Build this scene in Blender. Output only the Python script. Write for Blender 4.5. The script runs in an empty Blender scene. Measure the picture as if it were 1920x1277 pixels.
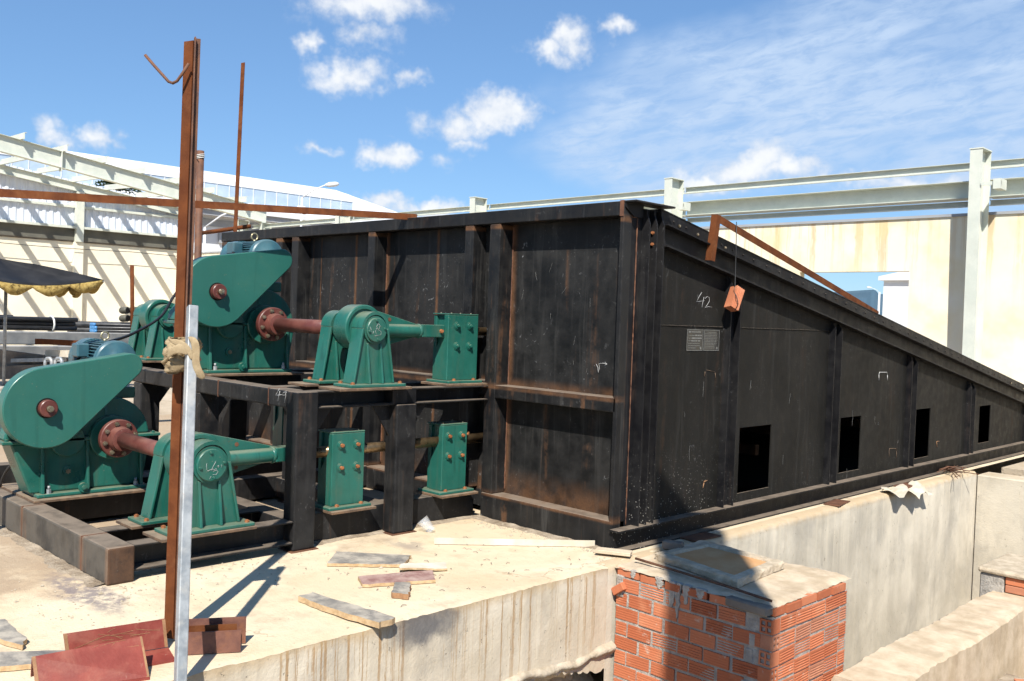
import bpy, bmesh, math, random
from mathutils import Vector, Matrix
random.seed(7)
sc = bpy.context.scene
COL = sc.collection
R = math.radians

# ------------------------------------------------------------------ camera
YAW, PITCH, ROLL, FPX = R(-44.853), R(-1.383), R(2.069), 1750.0
CAM = Vector((3.976, -5.035, 1.574))
fw = Vector((math.sin(YAW)*math.cos(PITCH), math.cos(YAW)*math.cos(PITCH), math.sin(PITCH)))
r0 = Vector((math.cos(YAW), -math.sin(YAW), 0)); u0 = r0.cross(fw)
rt = math.cos(ROLL)*r0 + math.sin(ROLL)*u0
up = -math.sin(ROLL)*r0 + math.cos(ROLL)*u0
cd = bpy.data.cameras.new('camera'); co = bpy.data.objects.new('camera', cd); COL.objects.link(co)
cd.sensor_fit = 'HORIZONTAL'; cd.sensor_width = 36; cd.lens = 36*FPX/1920
cd.clip_start = .05; cd.clip_end = 6000
mw = Matrix((rt, up, -fw)).transposed().to_4x4(); mw.translation = CAM
co.matrix_world = mw; sc.camera = co

# ------------------------------------------------------------------ sun, sky, exposure
SUN = Vector((.60, -.69, 1.0)).normalized()
EL, AZ = math.asin(SUN.z), math.atan2(SUN.x, SUN.y)
sl = bpy.data.lights.new('sun', 'SUN'); so = bpy.data.objects.new('sun', sl); COL.objects.link(so)
sl.energy = 4.6; sl.angle = R(.53); sl.color = (1, .955, .87)
so.rotation_euler = SUN.to_track_quat('Z', 'Y').to_euler(); so.location = SUN*60
vs = sc.view_settings
vs.view_transform = 'Standard'; vs.look = 'None'; vs.gamma = 1; vs.use_curve_mapping = False
vs.exposure = .80
cy = sc.cycles
cy.max_bounces = 4; cy.diffuse_bounces = 3; cy.glossy_bounces = 2; cy.transmission_bounces = 3; cy.transparent_max_bounces = 6
cy.use_adaptive_sampling = True; cy.adaptive_threshold = .03
cy.caustics_reflective = False; cy.caustics_refractive = False

world = bpy.data.worlds.new('World'); sc.world = world; world.use_nodes = True

class NT:
    """small helper for node trees"""
    def __init__(s, tree):
        s.t = tree; s.n = tree.nodes; s.l = tree.links
    def new(s, typ, **kw):
        n = s.n.new(typ)
        for k, v in kw.items(): setattr(n, k, v)
        return n
    def put(s, sock, v):
        if v is None: return
        if isinstance(v, bpy.types.NodeSocket): s.l.new(v, sock)
        else: sock.default_value = v
    def math(s, op, a, b=None, c=None, clamp=False):
        n = s.new('ShaderNodeMath', operation=op, use_clamp=clamp)
        s.put(n.inputs[0], a); s.put(n.inputs[1], b); s.put(n.inputs[2], c)
        return n.outputs[0]
    def vmath(s, op, a, b=None):
        n = s.new('ShaderNodeVectorMath', operation=op)
        s.put(n.inputs[0], a); s.put(n.inputs[1], b)
        return n.outputs[1] if op in ('LENGTH', 'DOT_PRODUCT', 'DISTANCE') else n.outputs[0]
    def noise(s, vec, scale, detail=4, rough=.55, dist=0, color=False):
        n = s.new('ShaderNodeTexNoise')
        s.put(n.inputs['Vector'], vec); n.inputs['Scale'].default_value = scale
        n.inputs['Detail'].default_value = detail; n.inputs['Roughness'].default_value = rough
        n.inputs['Distortion'].default_value = dist
        return n.outputs['Color' if color else 'Fac']
    def step(s, v, a, b, smooth=True, lo=0., hi=1.):
        n = s.new('ShaderNodeMapRange', interpolation_type='SMOOTHSTEP' if smooth else 'LINEAR')
        s.put(n.inputs['Value'], v); n.inputs['From Min'].default_value = a; n.inputs['From Max'].default_value = b
        n.inputs['To Min'].default_value = lo; n.inputs['To Max'].default_value = hi
        return n.outputs[0]
    def mix(s, f, a, b, blend='MIX'):
        n = s.new('ShaderNodeMix', data_type='RGBA', blend_type=blend)
        s.put(n.inputs[0], f)
        for i, v in ((6, a), (7, b)):
            if isinstance(v, tuple) and len(v) == 3: v = (*v, 1)
            s.put(n.inputs[i], v)
        return n.outputs[2]
    def scale(s, vec, sx, sy, sz):
        return s.vmath('MULTIPLY', vec, (sx, sy, sz))
    def sep(s, vec):
        n = s.new('ShaderNodeSeparateXYZ'); s.put(n.inputs[0], vec); return n.outputs
    def comb(s, x, y, z):
        n = s.new('ShaderNodeCombineXYZ')
        for i, v in enumerate((x, y, z)): s.put(n.inputs[i], v)
        return n.outputs[0]

world.cycles.sampling_method = 'MANUAL'; world.cycles.sample_map_resolution = 512
def pixdir(px, py):
    return (fw + rt*((px-960)/FPX) - up*((py-638.5)/FPX)).normalized()
def azel(px, py):
    d = pixdir(px, py); return math.atan2(d.y, d.x), math.asin(d.z)

SKYTINT = (1.03, 1.375, 1.74)
def build_world():
    w = NT(world.node_tree); w.n.clear()
    sky = w.new('ShaderNodeTexSky', sky_type='NISHITA', sun_disc=False, sun_elevation=EL, sun_rotation=AZ,
                altitude=0, air_density=1.0, dust_density=.0, ozone_density=6)
    dirv = w.new('ShaderNodeTexCoord').outputs['Generated']
    x, y, z = w.sep(dirv)
    az = w.math('ARCTAN2', y, x); el = w.math('ARCSINE', z)
    ae = w.comb(az, el, 0)
    n1 = w.noise(ae, 9, 3, .6, color=True)
    n2 = w.noise(ae, 34, 3, .65, color=True)
    off = w.vmath('ADD', w.vmath('MULTIPLY', w.vmath('SUBTRACT', n1, (.5, .5, .5)), (.09, .06, 0)),
                  w.vmath('MULTIPLY', w.vmath('SUBTRACT', n2, (.5, .5, .5)), (.045, .035, 0)))
    p = w.vmath('ADD', ae, off)
    blobs = [(690, 8, 165, 52, 1), (690, 72, 62, 34, .75), (578, 78, 40, 30, .85), (650, 138, 100, 38, .95), (765, 146, 30, 20, .6),
             (1075, 62, 70, 44, .95), (1030, 85, 60, 32, .9), (1170, 30, 44, 26, .85), (940, 208, 85, 50, 1.25), (880, 232, 80, 40, 1.0), (895, 264, 56, 24, .7),
             (795, 228, 50, 28, .55), (725, 293, 66, 30, 1.05), (845, 300, 48, 20, .5), (600, 284, 50, 16, .6),
             (105, 238, 60, 28, .85), (178, 238, 36, 34, .9), (720, 388, 60, 26, 1.1), (800, 385, 110, 24, 1.1), (1415, 308, 120, 42, 1.2), (1330, 335, 110, 30, 1.1),
             (1500, 325, 90, 34, 1.1), (1700, 345, 220, 24, .8), (1600, 600, 60, 30, .7)]
    def field(lst, pos):
        acc = None
        for (bx, by, rx, ry, wt) in lst:
            a, e = azel(bx, by)
            # radii in radians
            ax, _ = azel(bx+rx, by); sx = abs(ax-a)
            sy = ry/FPX
            v = w.vmath('MULTIPLY', w.vmath('SUBTRACT', pos, (a, e, 0)), (1/sx, 1/sy, 0))
            r = w.vmath('LENGTH', v)
            val = w.math('MULTIPLY_ADD', r, -wt, wt)
            acc = val if acc is None else w.math('MAXIMUM', acc, val)
        return acc
    D = field(blobs, p)
    fb = w.noise(ae, 60, 5, .62)
    D2 = w.math('ADD', D, w.math('MULTIPLY', w.math('SUBTRACT', fb, .5), .82))
    # the same kind of scattered cumulus goes on round the rest of the sky
    far = w.noise(w.vmath('MULTIPLY', ae, (1, 2.2, 1)), 3.2, 4, .6)
    a0, e0 = azel(960, 300)
    out = w.step(w.math('ABSOLUTE', w.math('WRAP', w.math('SUBTRACT', az, a0), math.pi, -math.pi)), .62, .95)
    D3 = w.math('MULTIPLY', w.step(far, .56, .70), w.math('MULTIPLY', out, w.step(el, .02, .12)))
    alpha = w.math('MAXIMUM', w.step(D2, -.02, .88), D3)
    # high thin cirrus with ripples
    cp = w.vmath('ADD', ae, w.vmath('MULTIPLY', w.vmath('SUBTRACT', n1, (.5, .5, .5)), (.16, .07, 0)))
    cir = field([(1480, 200, 520, 165, 1), (1800, 150, 420, 150, 1), (1250, 270, 260, 110, .8), (1880, 270, 300, 120, .8), (1650, 40, 300, 60, .6)], cp)
    tilt = w.vmath('ADD', w.scale(ae, 1, 3.2, 1), w.comb(0, w.math('MULTIPLY', az, .55), 0))
    rip = w.noise(tilt, 26, 4, .65, .4)
    rip2 = w.noise(tilt, 7, 2, .55)
    ca = w.math('MULTIPLY', w.step(cir, -.15, .35), w.math('MULTIPLY', w.step(rip, .28, .64, lo=.5), w.step(rip2, .32, .58, lo=.55)))
    ca = w.math('MULTIPLY', ca, .95)
    # cloud tone: sunlit tops, greyer where thick and low
    tone = w.step(w.math('ADD', w.math('MULTIPLY', D2, .6), w.noise(ae, 22, 3, .55)), .35, 1.25)
    ccol = w.mix(tone, (4.6, 5.1, 5.9), (6.9, 7.0, 7.1))
    gm = w.new('ShaderNodeGamma'); w.l.new(sky.outputs[0], gm.inputs[0]); gm.inputs[1].default_value = .65
    skyc = w.mix(1.0, gm.outputs[0], SKYTINT, 'MULTIPLY')
    base = w.mix(ca, skyc, (3.9, 4.95, 6.5))
    colr = w.mix(w.math('MULTIPLY', alpha, .93), base, ccol)
    bg = w.new('ShaderNodeBackground'); w.l.new(colr, bg.inputs[0]); bg.inputs[1].default_value = .085
    o = w.new('ShaderNodeOutputWorld'); w.l.new(bg.outputs[0], o.inputs[0])
build_world()

# ------------------------------------------------------------------ materials
MATS = {}
def material(name):
    m = bpy.data.materials.new(name); m.use_nodes = True
    n = NT(m.node_tree); n.n.clear()
    b = n.new('ShaderNodeBsdfPrincipled'); o = n.new('ShaderNodeOutputMaterial')
    n.l.new(b.outputs[0], o.inputs[0])
    g = n.new('ShaderNodeNewGeometry')
    n.pos = g.outputs['Position']; n.nor = g.outputs['Normal']; n.b = b
    n.rnd = n.new('ShaderNodeObjectInfo').outputs['Random']
    MATS[name] = m
    return n
def finish(n, col, rough, bump=None, bstr=.3, bdist=.01, metal=0., spec=.5):
    if isinstance(col, tuple): col = (*col, 1)
    n.put(n.b.inputs['Base Color'], col); n.put(n.b.inputs['Roughness'], rough)
    n.put(n.b.inputs['Metallic'], metal); n.b.inputs['Specular IOR Level'].default_value = spec
    if bump is not None:
        bp = n.new('ShaderNodeBump'); bp.inputs['Strength'].default_value = bstr; bp.inputs['Distance'].default_value = bdist
        n.l.new(bump, bp.inputs['Height']); n.l.new(bp.outputs[0], n.b.inputs['Normal'])

def black_steel(name, c0=(.011, .011, .0125), c1=(.032, .030, .029), rust=.3, dust=.7, streak=.5, rough=.42, weldx=None, weldlow=None, splat=0, scratch=1.0, spec=.22, vdust=0):
    n = material(name); P = n.pos
    big = n.noise(P, 1.7, 5, .6); mid = n.noise(P, 9, 5, .6); fine = n.noise(P, 70, 4, .6)
    col = n.mix(n.step(n.math('ADD', n.math('MULTIPLY', big, .6), n.math('MULTIPLY', mid, .4)), .34, .66), c0, c1)
    # vertical runs of faded, dirty paint
    sv = n.noise(n.scale(P, 15, 15, .9), 1, 5, .62, .6)
    col = n.mix(n.math('MULTIPLY', n.step(sv, .52, .72), streak*.5), col, (.080, .077, .073))
    # rust runs
    rv = n.noise(n.scale(P, 9, 9, .55), 1, 5, .65, .4)
    rm = n.math('MULTIPLY', n.step(rv, .56, .72), n.step(mid, .38, .62))
    rm = n.math('MULTIPLY', rm, rust)
    x, y, z = n.sep(P)
    if weldx:
        for wx, wd in weldx:
            k = n.math('MULTIPLY', n.step(n.math('ABSOLUTE', n.math('SUBTRACT', x, wx)), .0, wd, lo=1, hi=0), n.step(mid, .25, .6, lo=.35, hi=.9))
            rm = n.math('MAXIMUM', rm, n.math('MULTIPLY', k, .75))
    if weldlow:
        for z0, h, a in weldlow:
            k = n.math('MULTIPLY', n.math('MULTIPLY', n.step(z, z0, z0+h, lo=1, hi=0), n.step(z, z0-.02, z0)), n.step(n.noise(P, 5, 4, .6), .3, .65, lo=.25, hi=1))
            rm = n.math('MAXIMUM', rm, n.math('MULTIPLY', k, a))
    rcol = n.mix(fine, (.10, .045, .022), (.24, .115, .05))
    col = n.mix(n.math('MINIMUM', rm, .9), col, rcol)
    # pale scuffs, chalky smears and scratches
    sm = n.noise(n.scale(P, 3, 3, 2.4), 4.5, 7, .72, 1.6)
    scf = n.math('MULTIPLY', n.step(sm, .60, .71), n.step(big, .42, .62))
    col = n.mix(n.math('MULTIPLY', scf, .42*scratch), col, (.26, .26, .26))
    vo = n.new('ShaderNodeTexVoronoi', feature='F1'); n.put(vo.inputs['Vector'], P); vo.inputs['Scale'].default_value = 26
    sp = n.math('MULTIPLY', n.step(vo.outputs['Distance'], .05, .12, lo=1, hi=0), n.step(big, .45, .6))
    col = n.mix(n.math('MULTIPLY', sp, .22*scratch), col, (.28, .27, .26))
    if splat:
        v2 = n.new('ShaderNodeTexVoronoi', feature='F1'); n.put(v2.inputs['Vector'], P); v2.inputs['Scale'].default_value = 46
        m2 = n.math('MULTIPLY', n.step(v2.outputs['Distance'], .10, .26, lo=1, hi=0), n.step(n.noise(P, 16, 3), .42, .60))
        m2 = n.math('MULTIPLY', m2, n.math('MULTIPLY', n.step(z, .05, .75, lo=1, hi=0), n.step(y, 1.9, .4, lo=1, hi=0) if False else n.step(y, .5, 1.8, lo=1, hi=.12)))
        col = n.mix(n.math('MULTIPLY', m2, splat), col, (.50, .48, .43))
    if vdust:
        vd = n.math('MULTIPLY', n.step(n.noise(P, 3.5, 5, .65), .30, .62, lo=.35, hi=1), n.math('MULTIPLY', n.step(n.sep(n.nor)[1], -.4, -.8), vdust))
        col = n.mix(vd, col, (.26, .225, .18))
    nz = n.sep(n.nor)[2]
    dm = n.math('MULTIPLY', n.step(nz, .55, .9), n.step(mid, .2, .6, lo=.45, hi=1))
    col = n.mix(n.math('MULTIPLY', dm, dust), col, (.24, .19, .145))
    rg = n.math('ADD', n.step(mid, .3, .7, lo=rough-.08, hi=rough+.14), n.math('MULTIPLY', n.math('ADD', rm, dm), .35), clamp=True)
    finish(n, col, rg, n.math('ADD', n.math('MULTIPLY', fine, .35), n.math('MULTIPLY', big, 1.5)), .25, .006, spec=spec)
black_steel('black_steel', c0=(.006, .006, .007), c1=(.018, .0175, .017), rust=.30)
black_steel('black_frame', c0=(.007, .0073, .0085), c1=(.024, .0235, .0235), rust=.35, dust=.62, rough=.45, streak=.45)
black_steel('front_plate', c0=(.0075, .0077, .008), c1=(.026, .0255, .025), rust=.38, streak=.5, rough=.5, spec=.16,
            weldx=[(-1.205, .07), (-2.80, .05), (-3.86, .012), (-2.10, .028), (-3.28, .03)], weldlow=[(.195, .24, .55), (1.045, .08, .6)], scratch=1.9)
black_steel('post_steel', c0=(.0065, .007, .0085), c1=(.023, .022, .021), rust=.55, streak=.8, weldlow=[(2.27, .05, .9), (1.03, .05, .6), (.19, .06, .6)])
black_steel('side_plate', c0=(.0105, .0100, .0090), c1=(.0185, .0175, .0158), rust=.10, streak=.30, rough=.62, splat=.9, scratch=.6, spec=.10)
black_steel('side_rib', c0=(.007, .007, .0085), c1=(.019, .0185, .019), rust=.12, streak=.3, rough=.5, splat=.75, spec=.14)
black_steel('skid_steel', c0=(.010, .010, .011), c1=(.03, .029, .028), rust=.5, dust=.75, streak=.6, rough=.6, vdust=.34, weldx=[(-1.60, .06), (-1.235, .035), (-2.63, .05)])
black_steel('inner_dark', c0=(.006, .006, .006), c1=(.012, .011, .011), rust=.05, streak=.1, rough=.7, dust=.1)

def simple(name, c0, c1, scale=6, rough=.6, fine=60, metal=0., spec=.5, bstr=.25, bdist=.004, dirt=None, dirtamt=.4, up=None, upamt=.5, streak=None, wear=None, wearamt=.6, runs=None):
    n = material(name); P = n.pos
    a = n.noise(P, scale, 5, .6); f = n.noise(P, fine, 4, .6)
    col = n.mix(n.step(a, .32, .68), c0, c1)
    if dirt is not None:
        d = n.noise(P, scale*.45+1.3, 6, .68, .5)
        col = n.mix(n.math('MULTIPLY', n.step(d, .48, .72), dirtamt), col, dirt)
    if streak is not None:
        sv = n.noise(n.scale(P, 12, 12, .7), 1, 5, .6, .5)
        col = n.mix(n.math('MULTIPLY', n.step(sv, .5, .72), streak[1]), col, streak[0])
    if runs is not None:
        rv = n.noise(n.scale(P, 17, 17, 1.1), 1, 5, .6, .8)
        col = n.mix(n.math('MULTIPLY', n.math('MULTIPLY', n.step(rv, .55, .70), n.step(a, .40, .62)), runs[1]), col, runs[0])
        vs_ = n.new('ShaderNodeTexVoronoi', feature='F1'); n.put(vs_.inputs['Vector'], P); vs_.inputs['Scale'].default_value = 34
        col = n.mix(n.math('MULTIPLY', n.step(vs_.outputs['Distance'], .06, .16, lo=1, hi=0), n.math('MULTIPLY', n.step(n.noise(P, 4, 3), .50, .62), .55)), col, (.22, .19, .13))
    if wear is not None:
        wn = n.noise(P, 22, 6, .7, .8)
        col = n.mix(n.math('MULTIPLY', n.step(wn, .62, .70), wearamt), col, wear)
    if up is not None:
        nz = n.sep(n.nor)[2]
        m = n.math('MULTIPLY', n.step(nz, .5, .9), n.step(a, .2, .6, lo=.4, hi=1))
        col = n.mix(n.math('MULTIPLY', m, upamt), col, up)
    col = n.mix(n.math('MULTIPLY', f, .22), col, n.mix(1, col, (.45, .45, .45), 'MULTIPLY'))
    finish(n, col, n.step(a, .3, .7, lo=max(.05, rough-.08), hi=rough+.08), f, bstr, bdist, metal, spec)

DUST = (.30, .24, .17)
simple('green_paint', (.012, .098, .075), (.019, .130, .100), 3.5, .34, 45, bstr=.14, dirt=(.050, .115, .080), dirtamt=.6, up=(.20, .22, .15), upamt=.75, streak=((.075, .12, .085), .38), wear=(.12, .085, .045), wearamt=.45, runs=((.006, .040, .032), .55))
simple('green_guard', (.020, .115, .090), (.026, .134, .106), 2.2, .36, 45, bstr=.06, dirt=(.055, .15, .10), dirtamt=.30, up=(.15, .22, .17), upamt=.35, wear=(.17, .16, .08), wearamt=.22, runs=((.012, .070, .055), .35))
simple('blue_motor', (.030, .095, .125), (.050, .135, .165), 6, .38, 60, bstr=.1, up=(.16, .21, .21), upamt=.4, dirt=(.10, .12, .12))
simple('brown_paint', (.105, .030, .024), (.155, .050, .038), 7, .42, 60, dirt=(.20, .11, .085), dirtamt=.45, up=(.24, .13, .10), upamt=.4, wear=(.34, .25, .20), wearamt=.5)
simple('bolt_zinc', (.30, .25, .17), (.42, .36, .26), 30, .35, 90, metal=.8)
simple('bolt_rust', (.23, .075, .025), (.36, .14, .05), 30, .75, 120, bstr=.5)
simple('bronze_rod', (.17, .11, .055), (.29, .20, .11), 12, .34, 70, metal=.75, dirt=(.07, .05, .035), dirtamt=.6)
simple('rust_steel', (.095, .028, .0095), (.150, .048, .016), 9, .8, 110, spec=.15, bstr=.45, dirt=(.22, .090, .035), dirtamt=.5, streak=((.055, .021, .011), .5))
simple('rust_dark', (.085, .036, .020), (.160, .070, .036), 11, .72, 110, bstr=.45, dirt=(.26, .10, .045), dirtamt=.5)
simple('pad_rust', (.085, .055, .036), (.19, .115, .066), 13, .75, 110, bstr=.5, up=DUST, upamt=.6)
simple('galvanised', (.24, .26, .275), (.39, .41, .42), 14, .5, 70, metal=.25, dirt=(.46, .44, .40), dirtamt=.7, wear=(.38, .27, .17), wearamt=.3)
simple('red_primer', (.185, .030, .020), (.26, .050, .034), 8, .62, 80, dirt=(.33, .13, .085), dirtamt=.5, wear=(.50, .36, .26), wearamt=.45)
simple('rust_purple', (.12, .050, .038), (.20, .085, .055), 14, .6, 90, dirt=(.28, .11, .045), dirtamt=.6)
simple('cut_edge', (.24, .12, .055), (.36, .20, .10), 20, .8, 90)
simple('strap_cloth', (.27, .20, .115), (.40, .31, .19), 14, .92, 200, spec=.2, bstr=.7, dirt=(.30, .22, .13), dirtamt=.4)
simple('brick_clay', (.40, .135, .065), (.50, .185, .095), 5, .85, 60, spec=.25, bstr=.35, dirt=(.60, .33, .21), dirtamt=.35)
simple('mortar', (.30, .275, .245), (.44, .405, .36), 18, .92, 60, spec=.2, bstr=.9, bdist=.012)
simple('plaster_top', (.44, .345, .235), (.60, .49, .36), 6, .92, 90, spec=.2, bstr=.5, dirt=(.36, .27, .18), dirtamt=.5)
simple('lid_pan', (.52, .27, .115), (.58, .36, .19), 4, .9, 70, spec=.2)
simple('lid_rim', (.42, .345, .25), (.58, .49, .37), 12, .92, 60, spec=.2, bstr=.9, bdist=.01, dirt=(.24, .19, .14), dirtamt=.5)
simple('plywood', (.20, .185, .165), (.44, .39, .32), 10, .85, 80, spec=.25, bstr=.6, dirt=(.10, .095, .10), dirtamt=.8)
simple('plywood_red', (.24, .125, .11), (.40, .27, .23), 12, .85, 80, spec=.25, bstr=.5, dirt=(.50, .42, .35), dirtamt=.5)
simple('ply_edge', (.42, .28, .15), (.55, .40, .24), 30, .9, 80, spec=.2)
simple('frame_cream', (.56, .59, .52), (.64, .66, .58), 3, .55, 30, bstr=.05, dirt=(.50, .50, .43), dirtamt=.3)
simple('cladding', (.62, .66, .74), (.70, .74, .82), 1.2, .5, 20, bstr=.03)
simple('eave_gap_shade', (.085, .082, .068), (.14, .135, .11), 1.5, .8, 20)
simple('far_white', (.62, .63, .64), (.70, .71, .72), .5, .6, 10, bstr=.02)
simple('far_glass', (.36, .46, .58), (.46, .56, .68), .8, .4, 10, bstr=.02)
simple('far_grey', (.30, .31, .33), (.38, .39, .40), .6, .6, 10, bstr=.02)
simple('grey_beam', (.115, .122, .128), (.175, .180, .182), 3, .6, 30, up=(.40, .39, .37), upamt=.8, dirt=(.22, .21, .20))
simple('black_pipe', (.018, .019, .022), (.040, .041, .044), 6, .45, 30, up=(.12, .12, .12), upamt=.5)
simple('olive_pipe', (.050, .050, .038), (.100, .094, .072), 5, .6, 30, up=(.22, .20, .15), upamt=.4)
simple('blue_cap', (.05, .20, .45), (.08, .28, .55), 5, .5, 30)
simple('tarp_black', (.014, .014, .015), (.028, .028, .030), 2, .6, 30, bstr=.1, spec=.2)
simple('valance', (.30, .20, .06), (.46, .34, .12), 22, .8, 60, spec=.1, dirt=(.05, .03, .01), dirtamt=1.0, wear=(.04, .025, .01), wearamt=1.0)
simple('grey_wood', (.12, .10, .085), (.24, .20, .16), 4, .9, 50, dirt=(.35, .30, .24), dirtamt=.4)
simple('pale_board', (.50, .44, .34), (.66, .60, .50), 5, .85, 50)
simple('cable', (.012, .012, .013), (.02, .02, .02), 9, .45, 50)
simple('plaster_white', (.66, .62, .54), (.80, .77, .70), 9, .9, 50, spec=.2, bstr=.6, bdist=.012)
simple('white_paint', (.70, .70, .66), (.80, .80, .76), 9, .6, 50, bstr=.1)
simple('chalk', (.40, .40, .40), (.56, .56, .55), 60, .95, 120, spec=.1)
simple('scuff', (.13, .13, .13), (.22, .22, .21), 60, .8, 120, spec=.1)
simple('plate_grey', (.14, .14, .13), (.20, .20, .19), 60, .7, 120, spec=.2)
simple('plate_black', (.012, .012, .012), (.02, .02, .02), 9, .35, 50, bstr=.02)
simple('brass_ring', (.42, .36, .22), (.55, .48, .30), 30, .35, 50, metal=.7)
simple('palm_leaf', (.020, .048, .012), (.045, .080, .022), 3, .6, 30, spec=.15)
simple('tree_leaf', (.045, .075, .028), (.085, .120, .045), 3, .6, 30)
simple('hill', (.060, .105, .15), (.075, .12, .16), .01, 1.0, .2, spec=0)
simple('asphalt', (.30, .27, .23), (.42, .37, .31), .6, .95, 30, spec=.2)
simple('stone', (.36, .30, .22), (.52, .45, .35), 9, .95, 40, spec=.2, bstr=.8, bdist=.01)
simple('burlap', (.50, .44, .34), (.62, .56, .46), 18, .95, 120, spec=.1)
simple('clear_cup', (.7, .7, .7), (.8, .8, .8), 5, .1)

def glassy(name):
    m = bpy.data.materials.new(name); m.use_nodes = True; n = NT(m.node_tree); n.n.clear()
    t = n.new('ShaderNodeBsdfTransparent'); g = n.new('ShaderNodeBsdfPrincipled')
    g.inputs['Base Color'].default_value = (.8, .8, .8, 1); g.inputs['Roughness'].default_value = .12
    mx = n.new('ShaderNodeMixShader'); mx.inputs[0].default_value = .14
    o = n.new('ShaderNodeOutputMaterial')
    n.l.new(t.outputs[0], mx.inputs[1]); n.l.new(g.outputs[0], mx.inputs[2]); n.l.new(mx.outputs[0], o.inputs[0])
    MATS[name] = m
glassy('clear_plastic')

def concrete_mats():
    # slab top
    n = material('slab_top'); P = n.pos; x, y, z = n.sep(P)
    a = n.noise(P, 1.1, 6, .6, .3); b = n.noise(P, 6, 6, .65); f = n.noise(P, 55, 5, .65)
    col = n.mix(n.step(a, .35, .68), (.58, .475, .325), (.66, .555, .405))
    col = n.mix(n.math('MULTIPLY', n.step(b, .52, .68), .5), col, (.47, .365, .25))
    col = n.mix(n.math('MULTIPLY', n.step(n.noise(P, .75, 6, .65, .8), .46, .66), .55), col, (.52, .375, .235))
    ck = n.new('ShaderNodeTexVoronoi', feature='DISTANCE_TO_EDGE'); n.put(ck.inputs['Vector'], n.vmath('ADD', P, n.vmath('MULTIPLY', n.noise(P, 3, 4, .65, color=True), (.5, .5, 0)))); ck.inputs['Scale'].default_value = .55
    col = n.mix(n.math('MULTIPLY', n.step(ck.outputs['Distance'], .0012, .005, lo=1, hi=0), n.math('MULTIPLY', n.step(a, .42, .58), .55)), col, (.26, .19, .12))
    # brown dust swept against the steel
    near = n.math('MULTIPLY', n.step(x, -.9, -2.2, smooth=True), 1.0)
    dirtm = n.math('MULTIPLY', n.step(n.math('ADD', n.math('MULTIPLY', near, .35), n.noise(P, 2.3, 6, .65)), .52, .80), .75)
    col = n.mix(dirtm, col, (.30, .215, .145))
    # purple-grey stain left by formwork board
    q = n.vmath('MULTIPLY', n.vmath('SUBTRACT', n.vmath('ADD', P, n.vmath('MULTIPLY', n.vmath('SUBTRACT', n.noise(P, 6, 5, .65, color=True), (.5, .5, .5)), (.28, .28, 0))), (-1.17, -3.06, 0)), (1/.52, 1/.14, 0))
    sm = n.math('MULTIPLY', n.step(n.vmath('LENGTH', q), .55, 1.1, lo=1, hi=0), n.step(n.noise(P, 14, 6, .7), .36, .58))
    col = n.mix(n.math('MULTIPLY', sm, .8), col, (.17, .145, .155))
    q2 = n.vmath('MULTIPLY', n.vmath('SUBTRACT', P, (-.95, -1.0, 0)), (1/.22, 1/.12, 0))
    sm2 = n.math('MULTIPLY', n.step(n.vmath('LENGTH', q2), .4, 1.2, lo=1, hi=0), n.step(b, .42, .55))
    col = n.mix(n.math('MULTIPLY', sm2, .6), col, (.26, .22, .19))
    sp = n.step(n.noise(P, 38, 3, .6), .66, .72)
    col = n.mix(n.math('MULTIPLY', sp, .5), col, (.24, .185, .13))
    finish(n, col, .92, n.math('ADD', n.math('MULTIPLY', b, 1.2), n.math('MULTIPLY', f, .6)), .55, .014, spec=.2)
    # vertical cast faces with drips
    for nm, base0, base1, dripc, dripa, grey in (('cast_face', (.52, .445, .335), (.64, .565, .45), (.34, .21, .10), .9, (.30, .265, .22)),
                                                  ('pit_wall', (.42, .375, .30), (.56, .505, .41), (.58, .515, .40), .5, (.31, .285, .245))):
        n = material(nm); P = n.pos; x, y, z = n.sep(P)
        a = n.noise(P, 1.6, 6, .62, .4); b = n.noise(P, 8, 6, .65); f = n.noise(P, 60, 5, .65)
        col = n.mix(n.step(a, .34, .66), base0, base1)
        col = n.mix(n.math('MULTIPLY', n.step(n.noise(n.scale(P, 1, 1, .6), 2.4, 6, .65), .48, .70), .55), col, grey)
        wob = n.vmath('ADD', P, n.vmath('MULTIPLY', n.noise(n.scale(P, 1, 1, 3), 5, 3, color=True), (.012, .012, 0)))
        d = n.noise(n.scale(wob, 26, 26, .22), 1, 4, .7)
        fade = n.step(n.math('ADD', z, n.math('MULTIPLY', n.noise(n.scale(P, 7, 7, 0), 1, 2), .55)), -.62, .28)
        dm = n.math('MULTIPLY', n.step(d, .53, .61), n.math('MULTIPLY', fade, n.step(n.noise(n.scale(P, 1, 1, .1), 1.7, 2), .36, .50)))
        col = n.mix(n.math('MULTIPLY', dm, dripa), col, dripc)
        ed = n.step(n.math('ADD', z, n.math('MULTIPLY', b, .10)), -.02, .055)
        col = n.mix(n.math('MULTIPLY', ed, .7), col, (.44, .31, .17))
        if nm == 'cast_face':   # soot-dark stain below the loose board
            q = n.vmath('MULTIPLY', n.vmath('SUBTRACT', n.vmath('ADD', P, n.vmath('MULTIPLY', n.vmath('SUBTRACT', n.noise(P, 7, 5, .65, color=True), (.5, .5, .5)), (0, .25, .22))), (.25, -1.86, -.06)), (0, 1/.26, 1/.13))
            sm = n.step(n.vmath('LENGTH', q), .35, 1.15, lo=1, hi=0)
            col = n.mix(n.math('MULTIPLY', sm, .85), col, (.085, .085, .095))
        pit = n.step(n.noise(P, 30, 3, .6), .67, .73)
        col = n.mix(n.math('MULTIPLY', pit, .6), col, (.20, .17, .13))
        finish(n, col, .92, n.math('SUBTRACT', n.math('ADD', n.math('MULTIPLY', b, 1.0), n.math('MULTIPLY', f, .5)), n.math('MULTIPLY', pit, .6)), .5, .012, spec=.2)
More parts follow.
